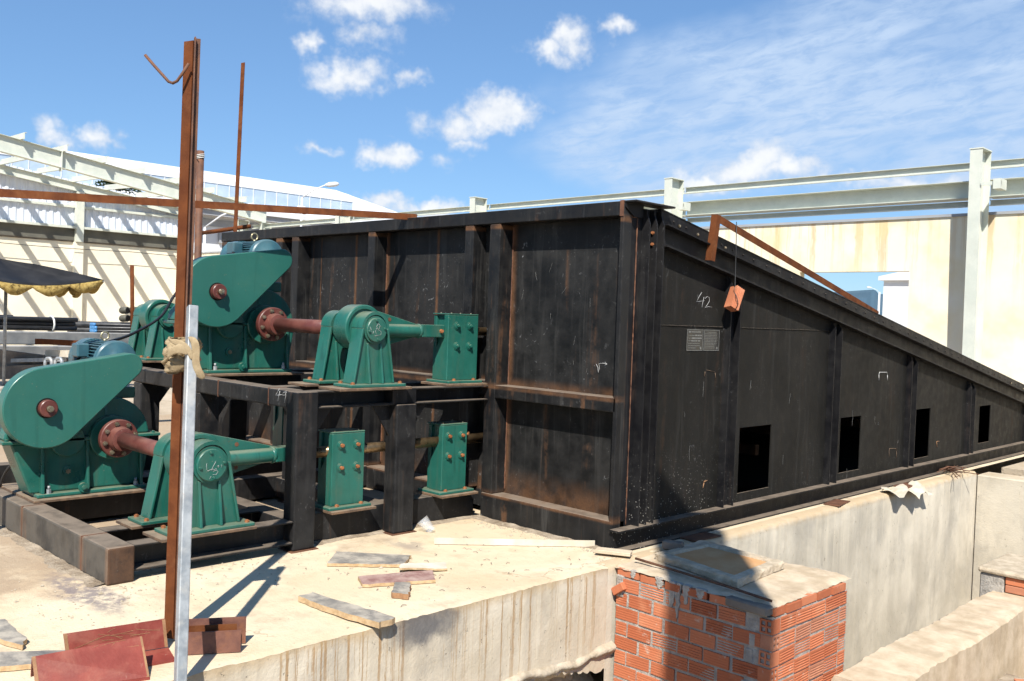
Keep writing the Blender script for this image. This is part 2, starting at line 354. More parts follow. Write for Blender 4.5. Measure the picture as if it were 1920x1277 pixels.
    # cream rendered perimeter walls with yellow-brown runs from the coping
    n = material('cream_wall'); P = n.pos; x, y, z = n.sep(P)
    a = n.noise(P, .5, 5, .6)
    col = n.mix(n.step(a, .3, .7), (.73, .665, .515), (.81, .75, .62))
    wob = n.vmath('ADD', P, n.vmath('MULTIPLY', n.noise(n.scale(P, 1, 1, 2), 2, 3, color=True), (.06, .06, 0)))
    d = n.noise(n.scale(wob, 5.5, 5.5, .10), 1, 4, .7)
    fade = n.step(n.math('ADD', z, n.math('MULTIPLY', n.noise(n.scale(P, 2.2, 2.2, 0), 1, 2), 2.2)), 2.7, 4.9)
    dm = n.math('MULTIPLY', n.step(d, .48, .62), n.math('MULTIPLY', fade, n.step(n.noise(n.scale(P, 1, 1, .05), .55, 2), .34, .52)))
    dm = n.math('MULTIPLY', dm, n.step(x, -31.5, -28))
    col = n.mix(n.math('MULTIPLY', dm, .6), col, (.52, .31, .10))
    col = n.mix(n.math('MULTIPLY', n.math('MULTIPLY', n.step(n.noise(P, .9, 4, .6), .44, .66), .5), n.step(x, -31.5, -28)), col, (.70, .55, .28))
    finish(n, col, .9, n.noise(P, 30, 4), .15, .01, spec=.2)
    # yard earth
    n = material('yard_earth'); P = n.pos
    a = n.noise(P, .35, 6, .62); b = n.noise(P, 4, 6, .65); f = n.noise(P, 30, 4)
    col = n.mix(n.step(a, .35, .65), (.36, .285, .20), (.50, .42, .32))
    col = n.mix(n.math('MULTIPLY', n.step(b, .5, .7), .5), col, (.25, .195, .14))
    finish(n, col, .95, n.math('ADD', b, n.math('MULTIPLY', f, .5)), .6, .04, spec=.15)
    n = material('pit_earth'); P = n.pos
    b = n.noise(P, 5, 6, .65); f = n.noise(P, 40, 5, .65)
    col = n.mix(n.step(b, .35, .65), (.22, .17, .12), (.40, .33, .25))
    finish(n, col, .95, n.math('ADD', b, n.math('MULTIPLY', f, .6)), .8, .03, spec=.15)
concrete_mats()
def brick_var():
    n = material('fired_brick'); P = n.pos
    a = n.noise(P, 7, 5, .6); f = n.noise(P, 80, 4, .6)
    c = n.mix(n.rnd, (.36, .105, .048), (.54, .190, .094))
    c = n.mix(n.math('MULTIPLY', n.step(n.rnd, .86, .95), .55), c, (.30, .16, .11))
    c = n.mix(n.math('MULTIPLY', n.step(a, .5, .72), .35), c, (.62, .29, .16))
    c = n.mix(n.math('MULTIPLY', n.step(n.noise(P, 16, 6, .7), .60, .70), .55), c, (.50, .44, .37))
    finish(n, c, .88, f, .4, .004, spec=.2)
brick_var()

# ------------------------------------------------------------------ mesh helpers
class MB:
    def __init__(s, M=None):
        s.v = []; s.f = []; s.sm = []; s.M = M
    def add(s, vs, fs, smooth=False):
        b = len(s.v)
        s.v += [tuple(s.M @ Vector(v)) if s.M else tuple(v) for v in vs]
        s.f += [tuple(b+i for i in f) for f in fs]
        s.sm += [smooth]*len(fs) if isinstance(smooth, bool) else smooth
        return s
    def box(s, x0, x1, y0, y1, z0, z1):
        x0, x1 = min(x0, x1), max(x0, x1); y0, y1 = min(y0, y1), max(y0, y1); z0, z1 = min(z0, z1), max(z0, z1)
        return s.add([(x0, y0, z0), (x1, y0, z0), (x1, y1, z0), (x0, y1, z0), (x0, y0, z1), (x1, y0, z1), (x1, y1, z1), (x0, y1, z1)],
                     [(0, 3, 2, 1), (4, 5, 6, 7), (0, 1, 5, 4), (1, 2, 6, 5), (2, 3, 7, 6), (3, 0, 4, 7)])
    def prism(s, poly, axis, a0, a1, smooth=False):
        n = len(poly)
        ar = sum(poly[i][0]*poly[(i+1) % n][1]-poly[(i+1) % n][0]*poly[i][1] for i in range(n))
        if ar < 0: poly = poly[::-1]
        def pt(p, a):
            return {'x': (a, p[0], p[1]), 'y': (p[1], a, p[0]), 'z': (p[0], p[1], a)}[axis]
        a0, a1 = min(a0, a1), max(a0, a1)
        vs = [pt(p, a0) for p in poly]+[pt(p, a1) for p in poly]
        fs = [tuple(range(n-1, -1, -1)), tuple(range(n, 2*n))]+[(i, (i+1) % n, n+(i+1) % n, n+i) for i in range(n)]
        return s.add(vs, fs, [False, False]+[smooth]*n)
    def cyl(s, p0, p1, r0, r1=None, n=24, caps=True):
        p0, p1 = Vector(p0), Vector(p1); r1 = r0 if r1 is None else r1
        d = (p1-p0).normalized(); a = d.orthogonal().normalized(); b = d.cross(a)
        vs = []
        for p, r in ((p0, r0), (p1, r1)):
            vs += [p+(a*math.cos(2*math.pi*i/n)+b*math.sin(2*math.pi*i/n))*r for i in range(n)]
        fs = [(i, (i+1) % n, n+(i+1) % n, n+i) for i in range(n)]; sm = [n > 8]*n
        if caps: fs += [tuple(range(n-1, -1, -1)), tuple(range(n, 2*n))]; sm += [False, False]
        return s.add(vs, fs, sm)
    def lathe(s, p0, d, prof, n=32):
        """prof: list of (along, radius)"""
        p0 = Vector(p0); d = Vector(d).normalized(); a = d.orthogonal().normalized(); b = d.cross(a)
        vs = []; fs = []; sm = []
        for (t, r) in prof:
            vs += [p0+d*t+(a*math.cos(2*math.pi*i/n)+b*math.sin(2*math.pi*i/n))*r for i in range(n)]
        for k in range(len(prof)-1):
            flat = abs(prof[k][0]-prof[k+1][0]) < 1e-6
            for i in range(n):
                fs.append((k*n+i, k*n+(i+1) % n, (k+1)*n+(i+1) % n, (k+1)*n+i)); sm.append(False)
        if prof[0][1] > 1e-5: fs.append(tuple(range(n-1, -1, -1))); sm.append(False)
        if prof[-1][1] > 1e-5: fs.append(tuple(range((len(prof)-1)*n, len(prof)*n))); sm.append(False)
        return s.add(vs, fs, sm)
    def tube(s, pts, r, n=8, closed=False):
        pts = [Vector(p) for p in pts]; m = len(pts); vs = []; fs = []
        prev = None
        for i, p in enumerate(pts):
            if closed: d = pts[(i+1) % m]-pts[i-1]
            else: d = pts[min(i+1, m-1)]-pts[max(i-1, 0)]
            d.normalize()
            a = d.orthogonal().normalized() if prev is None else (prev-d*prev.dot(d)).normalized()
            prev = a; b = d.cross(a); rr = r[i] if isinstance(r, (list, tuple)) else r
            vs += [p+(a*math.cos(2*math.pi*k/n)+b*math.sin(2*math.pi*k/n))*rr for k in range(n)]
        for i in range(m if closed else m-1):
            j = (i+1) % m
            fs += [(i*n+k, i*n+(k+1) % n, j*n+(k+1) % n, j*n+k) for k in range(n)]
        if not closed: fs += [tuple(range(n-1, -1, -1)), tuple(range((m-1)*n, m*n))]
        return s.add(vs, fs, n > 4)
    def build(s, name, mat, parent=None, bevel=0, seg=1, auto=None):
        me = bpy.data.meshes.new(name); me.from_pydata(s.v, [], s.f)
        for p, q in zip(me.polygons, s.sm): p.use_smooth = q
        me.materials.append(MATS[mat]); me.update()
        o = bpy.data.objects.new(name, me); COL.objects.link(o)
        if parent:
            o.parent = parent; me.transform(Matrix.Translation(-wloc(parent)))
        if auto is not None:
            for p in me.polygons: p.use_smooth = True
            me.set_sharp_from_angle(angle=R(auto))
        if bevel:
            bv = o.modifiers.new('bevel', 'BEVEL'); bv.width = bevel; bv.segments = seg; bv.limit_method = 'ANGLE'; bv.angle_limit = R(40)
        return o
def wloc(o):
    v = Vector(o.location)
    while o.parent: o = o.parent; v += Vector(o.location)
    return v
def thing(name, label, cat, loc=(0, 0, 0), group=None):
    o = bpy.data.objects.new(name, None); COL.objects.link(o); o.location = loc; o.empty_display_size = .1
    tag(o, label, cat, group); return o
def tag(o, label=None, cat=None, group=None, kind=None):
    if label: o['label'] = label
    if cat: o['category'] = cat
    if group: o['group'] = group
    if kind: o['kind'] = kind
    return o
def kids(o): return [c for c in COL.objects if c.parent == o]
def copy_tree(o, off, label=None, parent=None):
    c = o.copy(); COL.objects.link(c)
    if parent: c.parent = parent
    else: c.location = Vector(o.location)+Vector(off)
    if label: c['label'] = label
    for ch in list(o.children): copy_tree(ch, off, None, c)
    return c
def struct(mb, name, mat, **k): return tag(mb.build(name, mat, **k), kind='structure')
def capsule(c1, r1, c2, r2, n=28):
    """convex outline round two circles in 2D"""
    pts = []
    d = math.hypot(c2[0]-c1[0], c2[1]-c1[1]); th = math.atan2(c2[1]-c1[1], c2[0]-c1[0]); ph = math.acos((r1-r2)/d)
    for i in range(n+1):
        a = th+ph+(2*math.pi-2*ph)*i/n; pts.append((c1[0]+r1*math.cos(a), c1[1]+r1*math.sin(a)))
    for i in range(n//2+1):
        a = th-ph+2*ph*i/(n//2); pts.append((c2[0]+r2*math.cos(a), c2[1]+r2*math.sin(a)))
    return pts
def bolt(mb, p, d, r=.012, h=.010, washer=0, wr=0):
    p = Vector(p); d = Vector(d)
    if washer: mb.cyl(p, p+d*washer, wr, n=18); p = p+d*washer
    mb.cyl(p, p+d*h, r, n=6); mb.cyl(p+d*h, p+d*(h+.004), r*.55, n=10)

# ================================================================== GROUND, SLAB, PIT
def jit(a): return random.uniform(-a, a)
def ground():
    # slab: top sheet with a chipped edge, cast face below
    ys = []; y = -9.0
    while y < -.34: ys.append(y); y += .022
    ys.append(-.34)
    from mathutils import noise as mn
    def ed(y, o): return mn.fractal(Vector((y*2.2, o, 0)), .8, 2.1, 6)
    e = [(.250+.010*ed(y, 1)+jit(.002), y, -.006+.008*ed(y, 4)+jit(.002)) for y in ys]
    mid = [(.205+jit(.01), y, .0) for y in ys]
    b = MB(); n = len(ys)
    V = mid+e; F = [(i, n+i, n+i+1, i+1) for i in range(n-1)]
    b.add(V, F, True)
    b.add([(-9, -9, 0), (mid[0][0], -9, 0)]+mid[1:]+[(.205, .3, 0), (-9, .3, 0)], [tuple(range(n+3))])
    b.add([(-9, .3, 0), (.16, .3, 0), (.16, 9.2, 0), (-9, 9.2, 0)], [(0, 1, 2, 3)])
    slab = struct(b, 'concrete_slab', 'slab_top')
    f = MB(); lo = [(.25+jit(.004), y, -.05) for y in ys]; low2 = [(.25, y, -.62+.05*math.sin(y*5)+jit(.015)) for y in ys]
    f.add([(p[0]-.001, p[1], p[2]) for p in e]+lo+low2, [(i, n+i, n+i+1, i+1) for i in range(n-1)]+[(n+i, 2*n+i, 2*n+i+1, n+i+1) for i in range(n-1)], True)
    f.build('cast_edge_face', 'cast_face', slab)
    # broken lip of concrete below the face and the eroded hollow under it
    from mathutils import noise as mn
    m = MB(); V = []; ny = 170; y0, y1 = -3.4, -.275
    prof = [(.246, -.50), (.256, -.505), (.270, -.512), (.282, -.525), (.278, -.545), (.256, -.565), (.20, -.60), (.10, -.64), (.02, -.72), (.06, -.80), (.18, -.88), (.34, -.95)]
    for k, (px, pz) in enumerate(prof):
        for i in range(ny):
            yy = y0+(y1-y0)*i/(ny-1); a = (0 if k == 0 else .028 if k < 6 else .07)
            q = Vector((px*3, yy*5, pz*5)); n1_ = mn.fractal(q, .9, 2.1, 5)
            V.append((px+a*n1_*.8, yy, pz+a*mn.fractal(q+Vector((9, 3, 1)), .9, 2.1, 5)+.03*mn.noise(Vector((yy*2.2, 0, 5)))+.06*(yy+.275)*.2))
    m.add(V, [(k*ny+i, (k+1)*ny+i, (k+1)*ny+i+1, k*ny+i+1) for k in range(len(prof)-1) for i in range(ny-1)], True)
    m.build('broken_lip', 'stone', slab)
    # pit floor
    p = MB(); nx, nyy = 60, 110; V = []
    for j in range(nyy):
        for i in range(nx):
            xx = .15+4.6*i/(nx-1); yy = -6.0+13.0*j/(nyy-1)
            hz = (-1.06 if yy < .3 else -1.06-min(1, (yy-.3)/.5)*1.3 if xx < 1.5 else -1.06)+.05*math.sin(xx*3+yy*2)+.04*math.sin(yy*5.3)+jit(.018)
            if xx < .8 and yy < -.2: hz += .12*(.8-xx)/.6
            V.append((xx, yy, hz))
    p.add(V, [(j*nx+i, j*nx+i+1, (j+1)*nx+i+1, (j+1)*nx+i) for j in range(nyy-1) for i in range(nx-1)], True)
    struct(p, 'pit_floor', 'pit_earth')
    # yard far and near
    g = MB()
    g.add([(-3000, -3000, -2.6), (3000, -3000, -2.6), (3000, 3000, -2.6), (-3000, 3000, -2.6)], [(0, 1, 2, 3)])
    struct(g, 'ground', 'asphalt')
    y = MB(); V = []; nx, ny = 70, 60
    for j in range(ny):
        for i in range(nx):
            xx = -70+61.5*i/(nx-1); yy = -20+70*j/(ny-1)
            V.append((xx, yy, -.06+.05*math.sin(xx*.9+yy*.5)+.04*math.sin(yy*1.3)+jit(.02)))
    y.add(V, [(j*nx+i, j*nx+i+1, (j+1)*nx+i+1, (j+1)*nx+i) for j in range(ny-1) for i in range(nx-1)], True)
    struct(y, 'yard', 'yard_earth')
    w = MB(); w.box(-9, .2, 9.2, 60, -2.55, -.05); w.box(.2, 60, 7.4, 60, -2.55, -.05); w.box(4.6, 30, -14, 7.4, -2.55, -.02); w.box(-60, -9, 50, 90, -2.55, -.06)
    struct(w, 'far_yard', 'yard_earth')
ground()

def pit_walls():
    # cast wall under the hopper side, its return, grade beam
    m = MB(); ny = 200; V = []; ys = [-.34+6.72*i/(ny-1) for i in range(ny)]
    rows = [(.14, 0.002), (.225, 0.0), (.243, -.012), (.25, -.04), (.25, -2.5)]
    for k, (xx, zz) in enumerate(rows):
        for yv in ys: V.append((xx+(jit(.006) if 0 < k < 4 else 0), yv, zz+(jit(.005) if 0 < k < 4 else 0)))
    m.add(V, [(k*ny+i, (k+1)*ny+i, (k+1)*ny+i+1, k*ny+i+1) for k in range(4) for i in range(ny-1)], True)
    o = m.build('pit_wall', 'pit_wall'); tag(o, 'grey cast concrete pit wall below the long black hopper side', 'wall')
    r = MB(); r.box(.25, 9, 6.38, 6.75, -2.5, -.035); o = r.build('return_wall', 'pit_wall', bevel=.012)
    tag(o, 'concrete return wall closing the far end of the pit', 'wall')
    g = MB(); ny = 90; V = []
    rows = [(1.41, -2.5), (1.42, -.56), (1.435, -.532), (1.76, -.53), (1.785, -.55), (1.80, -1.2)]
    for k, (xx, zz) in enumerate(rows):
        for i in range(ny):
            yv = .40+3.8*i/(ny-1)
            V.append((xx+.012*math.sin(yv*4)*(k in (2, 3, 4))+jit(.006), yv, zz+(jit(.006) if 0 < k < 5 else 0)))
    g.add(V, [(k*ny+i, (k+1)*ny+i, (k+1)*ny+i+1, k*ny+i+1) for k in range(5) for i in range(ny-1)], True)
    g.add([V[k*ny] for k in range(6)], [tuple(range(6))])
    o = g.build('grade_beam', 'plaster_top', auto=40); tag(o, 'long pale concrete ground beam along the pit, beside the brick chamber', 'beam')
    b = thing('plastered_plinth', 'white plastered plinth on brick courses at the far end of the ground beam', 'plinth', (1.7, 3.6, -.53))
    MB().box(1.32, 2.9, 3.22, 3.98, -.395, -.35).build('plaster_cap', 'lid_rim', b, bevel=.02, seg=2)
    MB().box(1.335, 1.52, 3.245, 3.95, -2.4, -.397).build('plaster_side', 'mortar', b, bevel=.01)
    for k in range(4):
        for c in range(2):
            MB().box(1.53+.21*k, 1.72+.21*k, 3.25, 3.34, -.525+.065*c, -.465+.065*c).build('brick', 'fired_brick', b, bevel=.006, seg=2)
    MB().box(1.57, 2.4, 3.28, 3.9, -.528, -.398).build('mortar_core', 'mortar', b)
pit_walls()

# ================================================================== HOPPER
ZT = lambda y: 2.37-.175*(y-.45)          # top of the sloping rail
def hopper():
    h = thing('steel_hopper', 'large black steel hopper with ribbed front and long sloping side', 'hopper', (0, 0, 0))
    # front
    xs = [-5.55, -3.862, -2.86, -1.25, -.03]
    for i in range(4):
        MB().box(xs[i]+.002, xs[i+1]-.002, .145, .157, .05, 2.35).build('front_plate', 'front_plate', h)
    MB().box(-5.55, -.03, .165, .19, .05, 2.3).build('front_backing', 'inner_dark', h)
    MB().box(-5.62, -.035, .0, .15, 2.3, 2.4).build('top_beam', 'black_steel', h, bevel=.006, seg=2)
    MB().box(-.034, -.004, -.006, .15, 2.296, 2.404).build('beam_end_plate', 'rust_dark', h)
    MB().box(-1.203, -.012, .0, .145, .95, 1.05).build('middle_beam', 'post_steel', h, bevel=.006, seg=2)
    MB().box(-5.5, -1.322, .01, .145, .965, 1.075).build('middle_beam', 'post_steel', h, bevel=.006)
    MB().box(-1.318, -.006, -.004, .145, .0, .2).build('base_beam', 'post_steel', h, bevel=.01, seg=2)
    MB().box(-5.5, -1.6, .0, .145, .0, .2).build('base_beam', 'post_steel', h, bevel=.01)
    for x0, x1 in ((-1.322, -1.205), (-1.61, -1.51), (-2.91, -2.808), (-4.18, -4.063), (-4.48, -4.36), (-5.61, -5.5)):
        MB().box(x0, x1, .003, .145, .202, 2.298).build('post', 'post_steel', h, bevel=.006, seg=2)
    for x0 in (-1.205, -2.808):
        b = MB(); pts = [(x0+.006+jit(.0015), .141, .22+.02*i) for i in range(104)]
        b.tube(pts, [.004+random.random()*.003 for _ in pts], 6); b.build('weld_bead', 'rust_dark', h)
    # corner column: edge strip, web, three bolted fins, cap plate
    MB().box(-.034, .0, .0, .092, .0, 2.385).build('corner_strip', 'post_steel', h, bevel=.005)
    MB().box(-.03, -.006, .092, .45, .0, 2.37).build('corner_web', 'side_rib', h)
    w = MB(); pts = [(-.002, .152, .16+.022*i) for i in range(98)]; w.tube(pts, [.0018+random.random()*.0045 for _ in pts], 6); w.build('weld_bead', 'rust_dark', h)
    for yv in (.21, .295, .378):
        MB().prism([(yv, .15), (yv+.011, .15), (yv+.011, 2.36), (yv, 2.36)], 'x', -.005, .035).build('corner_fin', 'side_rib', h)
        MB().prism([(.15, .035), (.15, .062), (2.26, .062), (2.33, .035)], 'y', yv, yv+.011).build('corner_fin', 'side_rib', h)
    for zv in (2.205, 2.125):
        b = MB(); bolt(b, (.030, .295, zv), (0, -1, 0), .013, .012); b.build('bolt', 'bolt_rust', h)
    MB().box(-.03, .10, .0, .455, 2.388, 2.402).build('cap_plate', 'black_steel', h, bevel=.003)
    MB().prism([(.0, 2.387), (.0, 2.36), (.10, 2.30), (.20, 2.30), (.20, 2.387)], 'x', .002, .012).build('cap_gusset', 'side_rib', h)
    # side wall plates with openings
    yb = [.45, 1.30, 3.08, 4.87, 6.65, 8.9]
    wins = [None, (1.60, 2.106, .222, .755), (3.385, 3.83, .22, .745), (5.15, 5.575, .21, .745), (7.13, 7.535, .24, .70)]
    for i in range(5):
        a, b = yb[i]+.001, yb[i+1]-.001; w = wins[i]; m = MB(); z0 = .14
        def quad(ya, yb_, zl, zu_a, zu_b):
            m.add([(-.010, ya, zl), (-.010, yb_, zl), (-.010, yb_, zu_b), (-.010, ya, zu_a), (0, ya, zl), (0, yb_, zl), (0, yb_, zu_b), (0, ya, zu_a)],
                  [(3, 2, 1, 0), (4, 5, 6, 7), (0, 1, 5, 4), (1, 2, 6, 5), (2, 3, 7, 6), (3, 0, 4, 7)])
        if w is None: quad(a, b, z0, ZT(a)-.01, ZT(b)-.01)
        else:
            y0, y1, w0, w1 = w
            quad(a, y0, z0, ZT(a)-.01, ZT(y0)-.01); quad(y1, b, z0, ZT(y1)-.01, ZT(b)-.01)
            quad(y0, y1, z0, w0, w0); quad(y0, y1, w1, ZT(y0)-.01, ZT(y1)-.01)
        m.build('side_plate', 'side_plate', h)
    sw = MB()
    for (ya, yb_) in ((.46, 1.29), (1.50, 3.06)):
        k = int((yb_-ya)/.02); pts = [(.001, ya+(yb_-ya)*i/k, 1.56) for i in range(k+1)]
        sw.tube(pts, [.003+random.random()*.0035 for _ in pts], 5)
    sw.build('weld_seam', 'side_plate', h)
    # ribs: channel open outwards
    for y0 in (1.30, 3.08, 4.87, 6.65):
        zl = lambda y: 2.163-.178*(y-.35)
        m = MB()
        for yy in (y0, y0+.14):
            zt = zl(yy)-.005
            m.prism([(.152, .0), (.152, .06), (zt-.09, .06), (zt-.01, .012), (zt-.01, .0)], 'y', yy, yy+.010)
        m.box(.001, .008, y0+.011, y0+.139, .152, zl(y0+.14)-.02)
        m.build('side_rib', 'side_rib', h)
    # sloping rail
    def slope(name, x0, x1, za, zb, mat='side_rib', y0=.40, y1=8.95, k=24):
        m = MB(); V = []; F = []
        for i in range(k+1):
            y = y0+(y1-y0)*i/k; t = ZT(y); V += [(x0, y, t+za), (x1, y, t+za), (x1, y, t+zb), (x0, y, t+zb)]
        for i in range(k):
            a = 4*i; b = a+4; F += [(a, a+1, b+1, b), (a+1, a+2, b+2, b+1), (a+2, a+3, b+3, b+2), (a+3, a, b, b+3)]
        F += [(3, 2, 1, 0), (4*k, 4*k+1, 4*k+2, 4*k+3)]
        m.add(V, F); return m.build(name, mat, h)
    slope('rail_upper_band', .004, .018, -.10, .0)
    slope('rail_top_lip', -.30, .022, .0, .008)
    slope('rail_flange', .004, .085, -.112, -.102)
    slope('rail_web', .002, .012, -.25, -.113)
    slope('rail_lower_flange', .002, .085, -.262, -.251)
    b = MB(); y = .55
    while y < 8.8:
        bolt(b, (.018, y, ZT(y)-.045), (1, 0, 0), .009, .007); y += .16 if y < 1.6 else .21
    o = b.build('rail_bolts', 'black_frame', h); o['kind'] = 'stuff'
    for y in (.62, .86, 1.06, 1.24, 8.2, 8.7):
        m = MB(); bolt(m, (.019, y, ZT(y)-.055), (1, 0, 0), .011, .009); m.build('bolt', 'bolt_zinc', h)
    # base channel
    MB().box(.0, .085, -.03, 8.95, .140, .152).build('base_flange', 'side_rib', h)
    MB().box(.0, .012, -.005, 8.95, .013, .139).build('base_web', 'side_rib', h)
    MB().box(.0, .085, .0, 8.95, .0, .012).build('base_flange', 'side_rib', h)
    MB().box(.0, .06, 8.85, 8.99, .152, ZT(8.9)-.27).build('end_post', 'side_rib', h)
    # roof, floor and hidden walls close the box so the openings look into the dark
    slope('roof_plate', -5.6, -.31, -.05, -.03, 'inner_dark', .16, 8.9)
    slope('roof_edge', -.31, -.002, -.05, -.03, 'inner_dark', .46, 8.9)
    MB().box(-5.6, -.02, 8.9, 8.92, 0, .9).build('rear_wall', 'inner_dark', h)
    MB().prism([(.15, 0), (8.9, 0), (8.9, .85), (.15, 2.35)], 'x', -5.6, -5.58).build('far_wall', 'inner_dark', h)
    MB().box(-5.58, -.02, .2, 8.9, .004, .02).build('hopper_floor', 'inner_dark', h)
    for yv in (2.9, 4.6, 6.4):
        MB().box(-2.5, -.6, yv, yv+.06, .35, .45).build('inner_bar', 'rust_dark', h)
    # name plates
    for y0, y1 in ((.80, 1.012), (1.025, 1.237)):
        p = MB().box(.001, .0035, y0, y1, 1.378, 1.538).build('name_plate', 'plate_black', h)
        fr = MB()
        for (a, b, c, d) in ((y0, y1, 1.378, 1.382), (y0, y1, 1.534, 1.538), (y0, y0+.004, 1.382, 1.534), (y1-.004, y1, 1.382, 1.534)): fr.box(.0036, .0046, a, b, c, d)
        fr.build('plate_border', 'plate_grey', p)
        t = MB()
        if y0 < 1:
            t.box(.0036, .0042, y0+.02, y0+.05, 1.513, 1.525)
            for k in range(9): t.box(.0036, .0042, y0+.058+.014*k, y0+.068+.014*k, 1.514, 1.524)
            for (zz, a, b) in ((1.49, .02, .10), (1.47, .02, .05), (1.45, .02, .05), (1.43, .02, .17), (1.413, .02, .17), (1.396, .02, .12)):
                yy = y0+a
                while yy < y0+b:
                    wv = random.uniform(.006, .014); t.box(.0036, .0042, yy, min(yy+wv, y0+b), zz, zz+.005); yy += wv+.004
            for (zz, a, b) in ((1.488, .105, .135), (1.488, .14, .165), (1.488, .17, .195), (1.467, .06, .195), (1.447, .055, .135), (1.447, .145, .175)): t.box(.0036, .0042, y0+a, y0+b, zz, zz+.010)
        else:
            for k in range(11):
                zz = 1.517-.012*k; yy = y0+(.045 if k == 0 else .014); ye = y1-(.045 if k == 0 else random.uniform(.012, .05))
                if k > 8: ye = y1-.06
                while yy < ye:
                    wv = random.uniform(.006, .018); t.box(.0036, .0042, yy, min(yy+wv, ye), zz, zz+.004); yy += wv+.004
        t.cyl((.0036, y1-.028, 1.398), (.0042, y1-.028, 1.398), .011, n=16)
        t.build('plate_lettering', 'plate_grey', p)
    # chalk and scratch marks
    def chalk(name, strokes, r=.0014, mat='chalk'):
        m = MB()
        for s in strokes: m.tube(s, r, 5)
        return m.build(name, mat, h)
    Y = lambda px, py: hit(px, py, 0, .0015)
    chalk('chalk_number', [[Y(1316, 548), Y(1311, 556), Y(1306, 566), Y(1312, 565), Y(1321, 564)], [Y(1320, 557), Y(1318, 566), Y(1316, 576)],
                           [Y(1322, 560), Y(1326, 556), Y(1330, 558), Y(1330, 565), Y(1325, 573), Y(1322, 577), Y(1328, 575), Y(1335, 576)]])
    F = lambda px, py: hit(px, py, 1, .1435)
    chalk('chalk_arrow', [[F(1118, 683), F(1121, 689), F(1122, 699), F(1124, 690), F(1123, 682), F(1130, 681), F(1138, 682), F(1134, 679)], [F(1138, 682), F(1134, 686)]], .0018)
    chalk('bare_mark', [[Y(1648, 702), Y(1649, 698), Y(1663, 698), Y(1664, 703)], [Y(1648, 702), Y(1648, 713)], [Y(1664, 703), Y(1664, 713)]], .003, 'chalk')
    chalk('bare_mark', [[Y(1667, 845), Y(1668, 841), Y(1680, 841), Y(1681, 846)], [Y(1667, 845), Y(1667, 857)], [Y(1681, 846), Y(1681, 858)]], .0025, 'pad_rust')
    chalk('bare_mark', [[Y(1320, 905), Y(1318, 915)], [Y(1320, 903), Y(1326, 901)]], .0035, 'cut_edge')
    chalk('bare_mark', [[Y(1325, 694), Y(1340, 697)], [Y(1322, 697), Y(1321, 706)], [Y(1341, 699), Y(1342, 712)]], .002, 'pad_rust')
    chalk('bare_mark', [[Y(1756, 828), Y(1757, 838)], [Y(1756, 828), Y(1761, 827)]], .0035, 'cut_edge')
    for s in range(14):
        px = random.uniform(1250, 1820); py = random.uniform(660+(px-1250)*.16, 880)
        a = Y(px, py); m = MB(); L = random.uniform(.03, .16)
        m.tube([a, (a[0], a[1]+jit(.015), a[2]-L*.5), (a[0], a[1]+jit(.02), a[2]-L)], .0009, 4); m.build('scratch', 'scuff', h)
    for s in range(9):
        px = random.uniform(975, 1150); py = random.uniform(480, 700)
        a = F(px, py); m = MB(); L = random.uniform(.02, .08); c = jit(.05)
        m.tube([a, (a[0]+c*.5, a[1], a[2]-L*.6), (a[0]+c, a[1], a[2]-L)], .0008, 4); m.build('scratch', 'scuff', h)
    return h
def hit(px, py, axis, val):
    d = pixdir(px, py); s = (val-CAM[axis])/d[axis]; return tuple(CAM+d*s)
hopper()

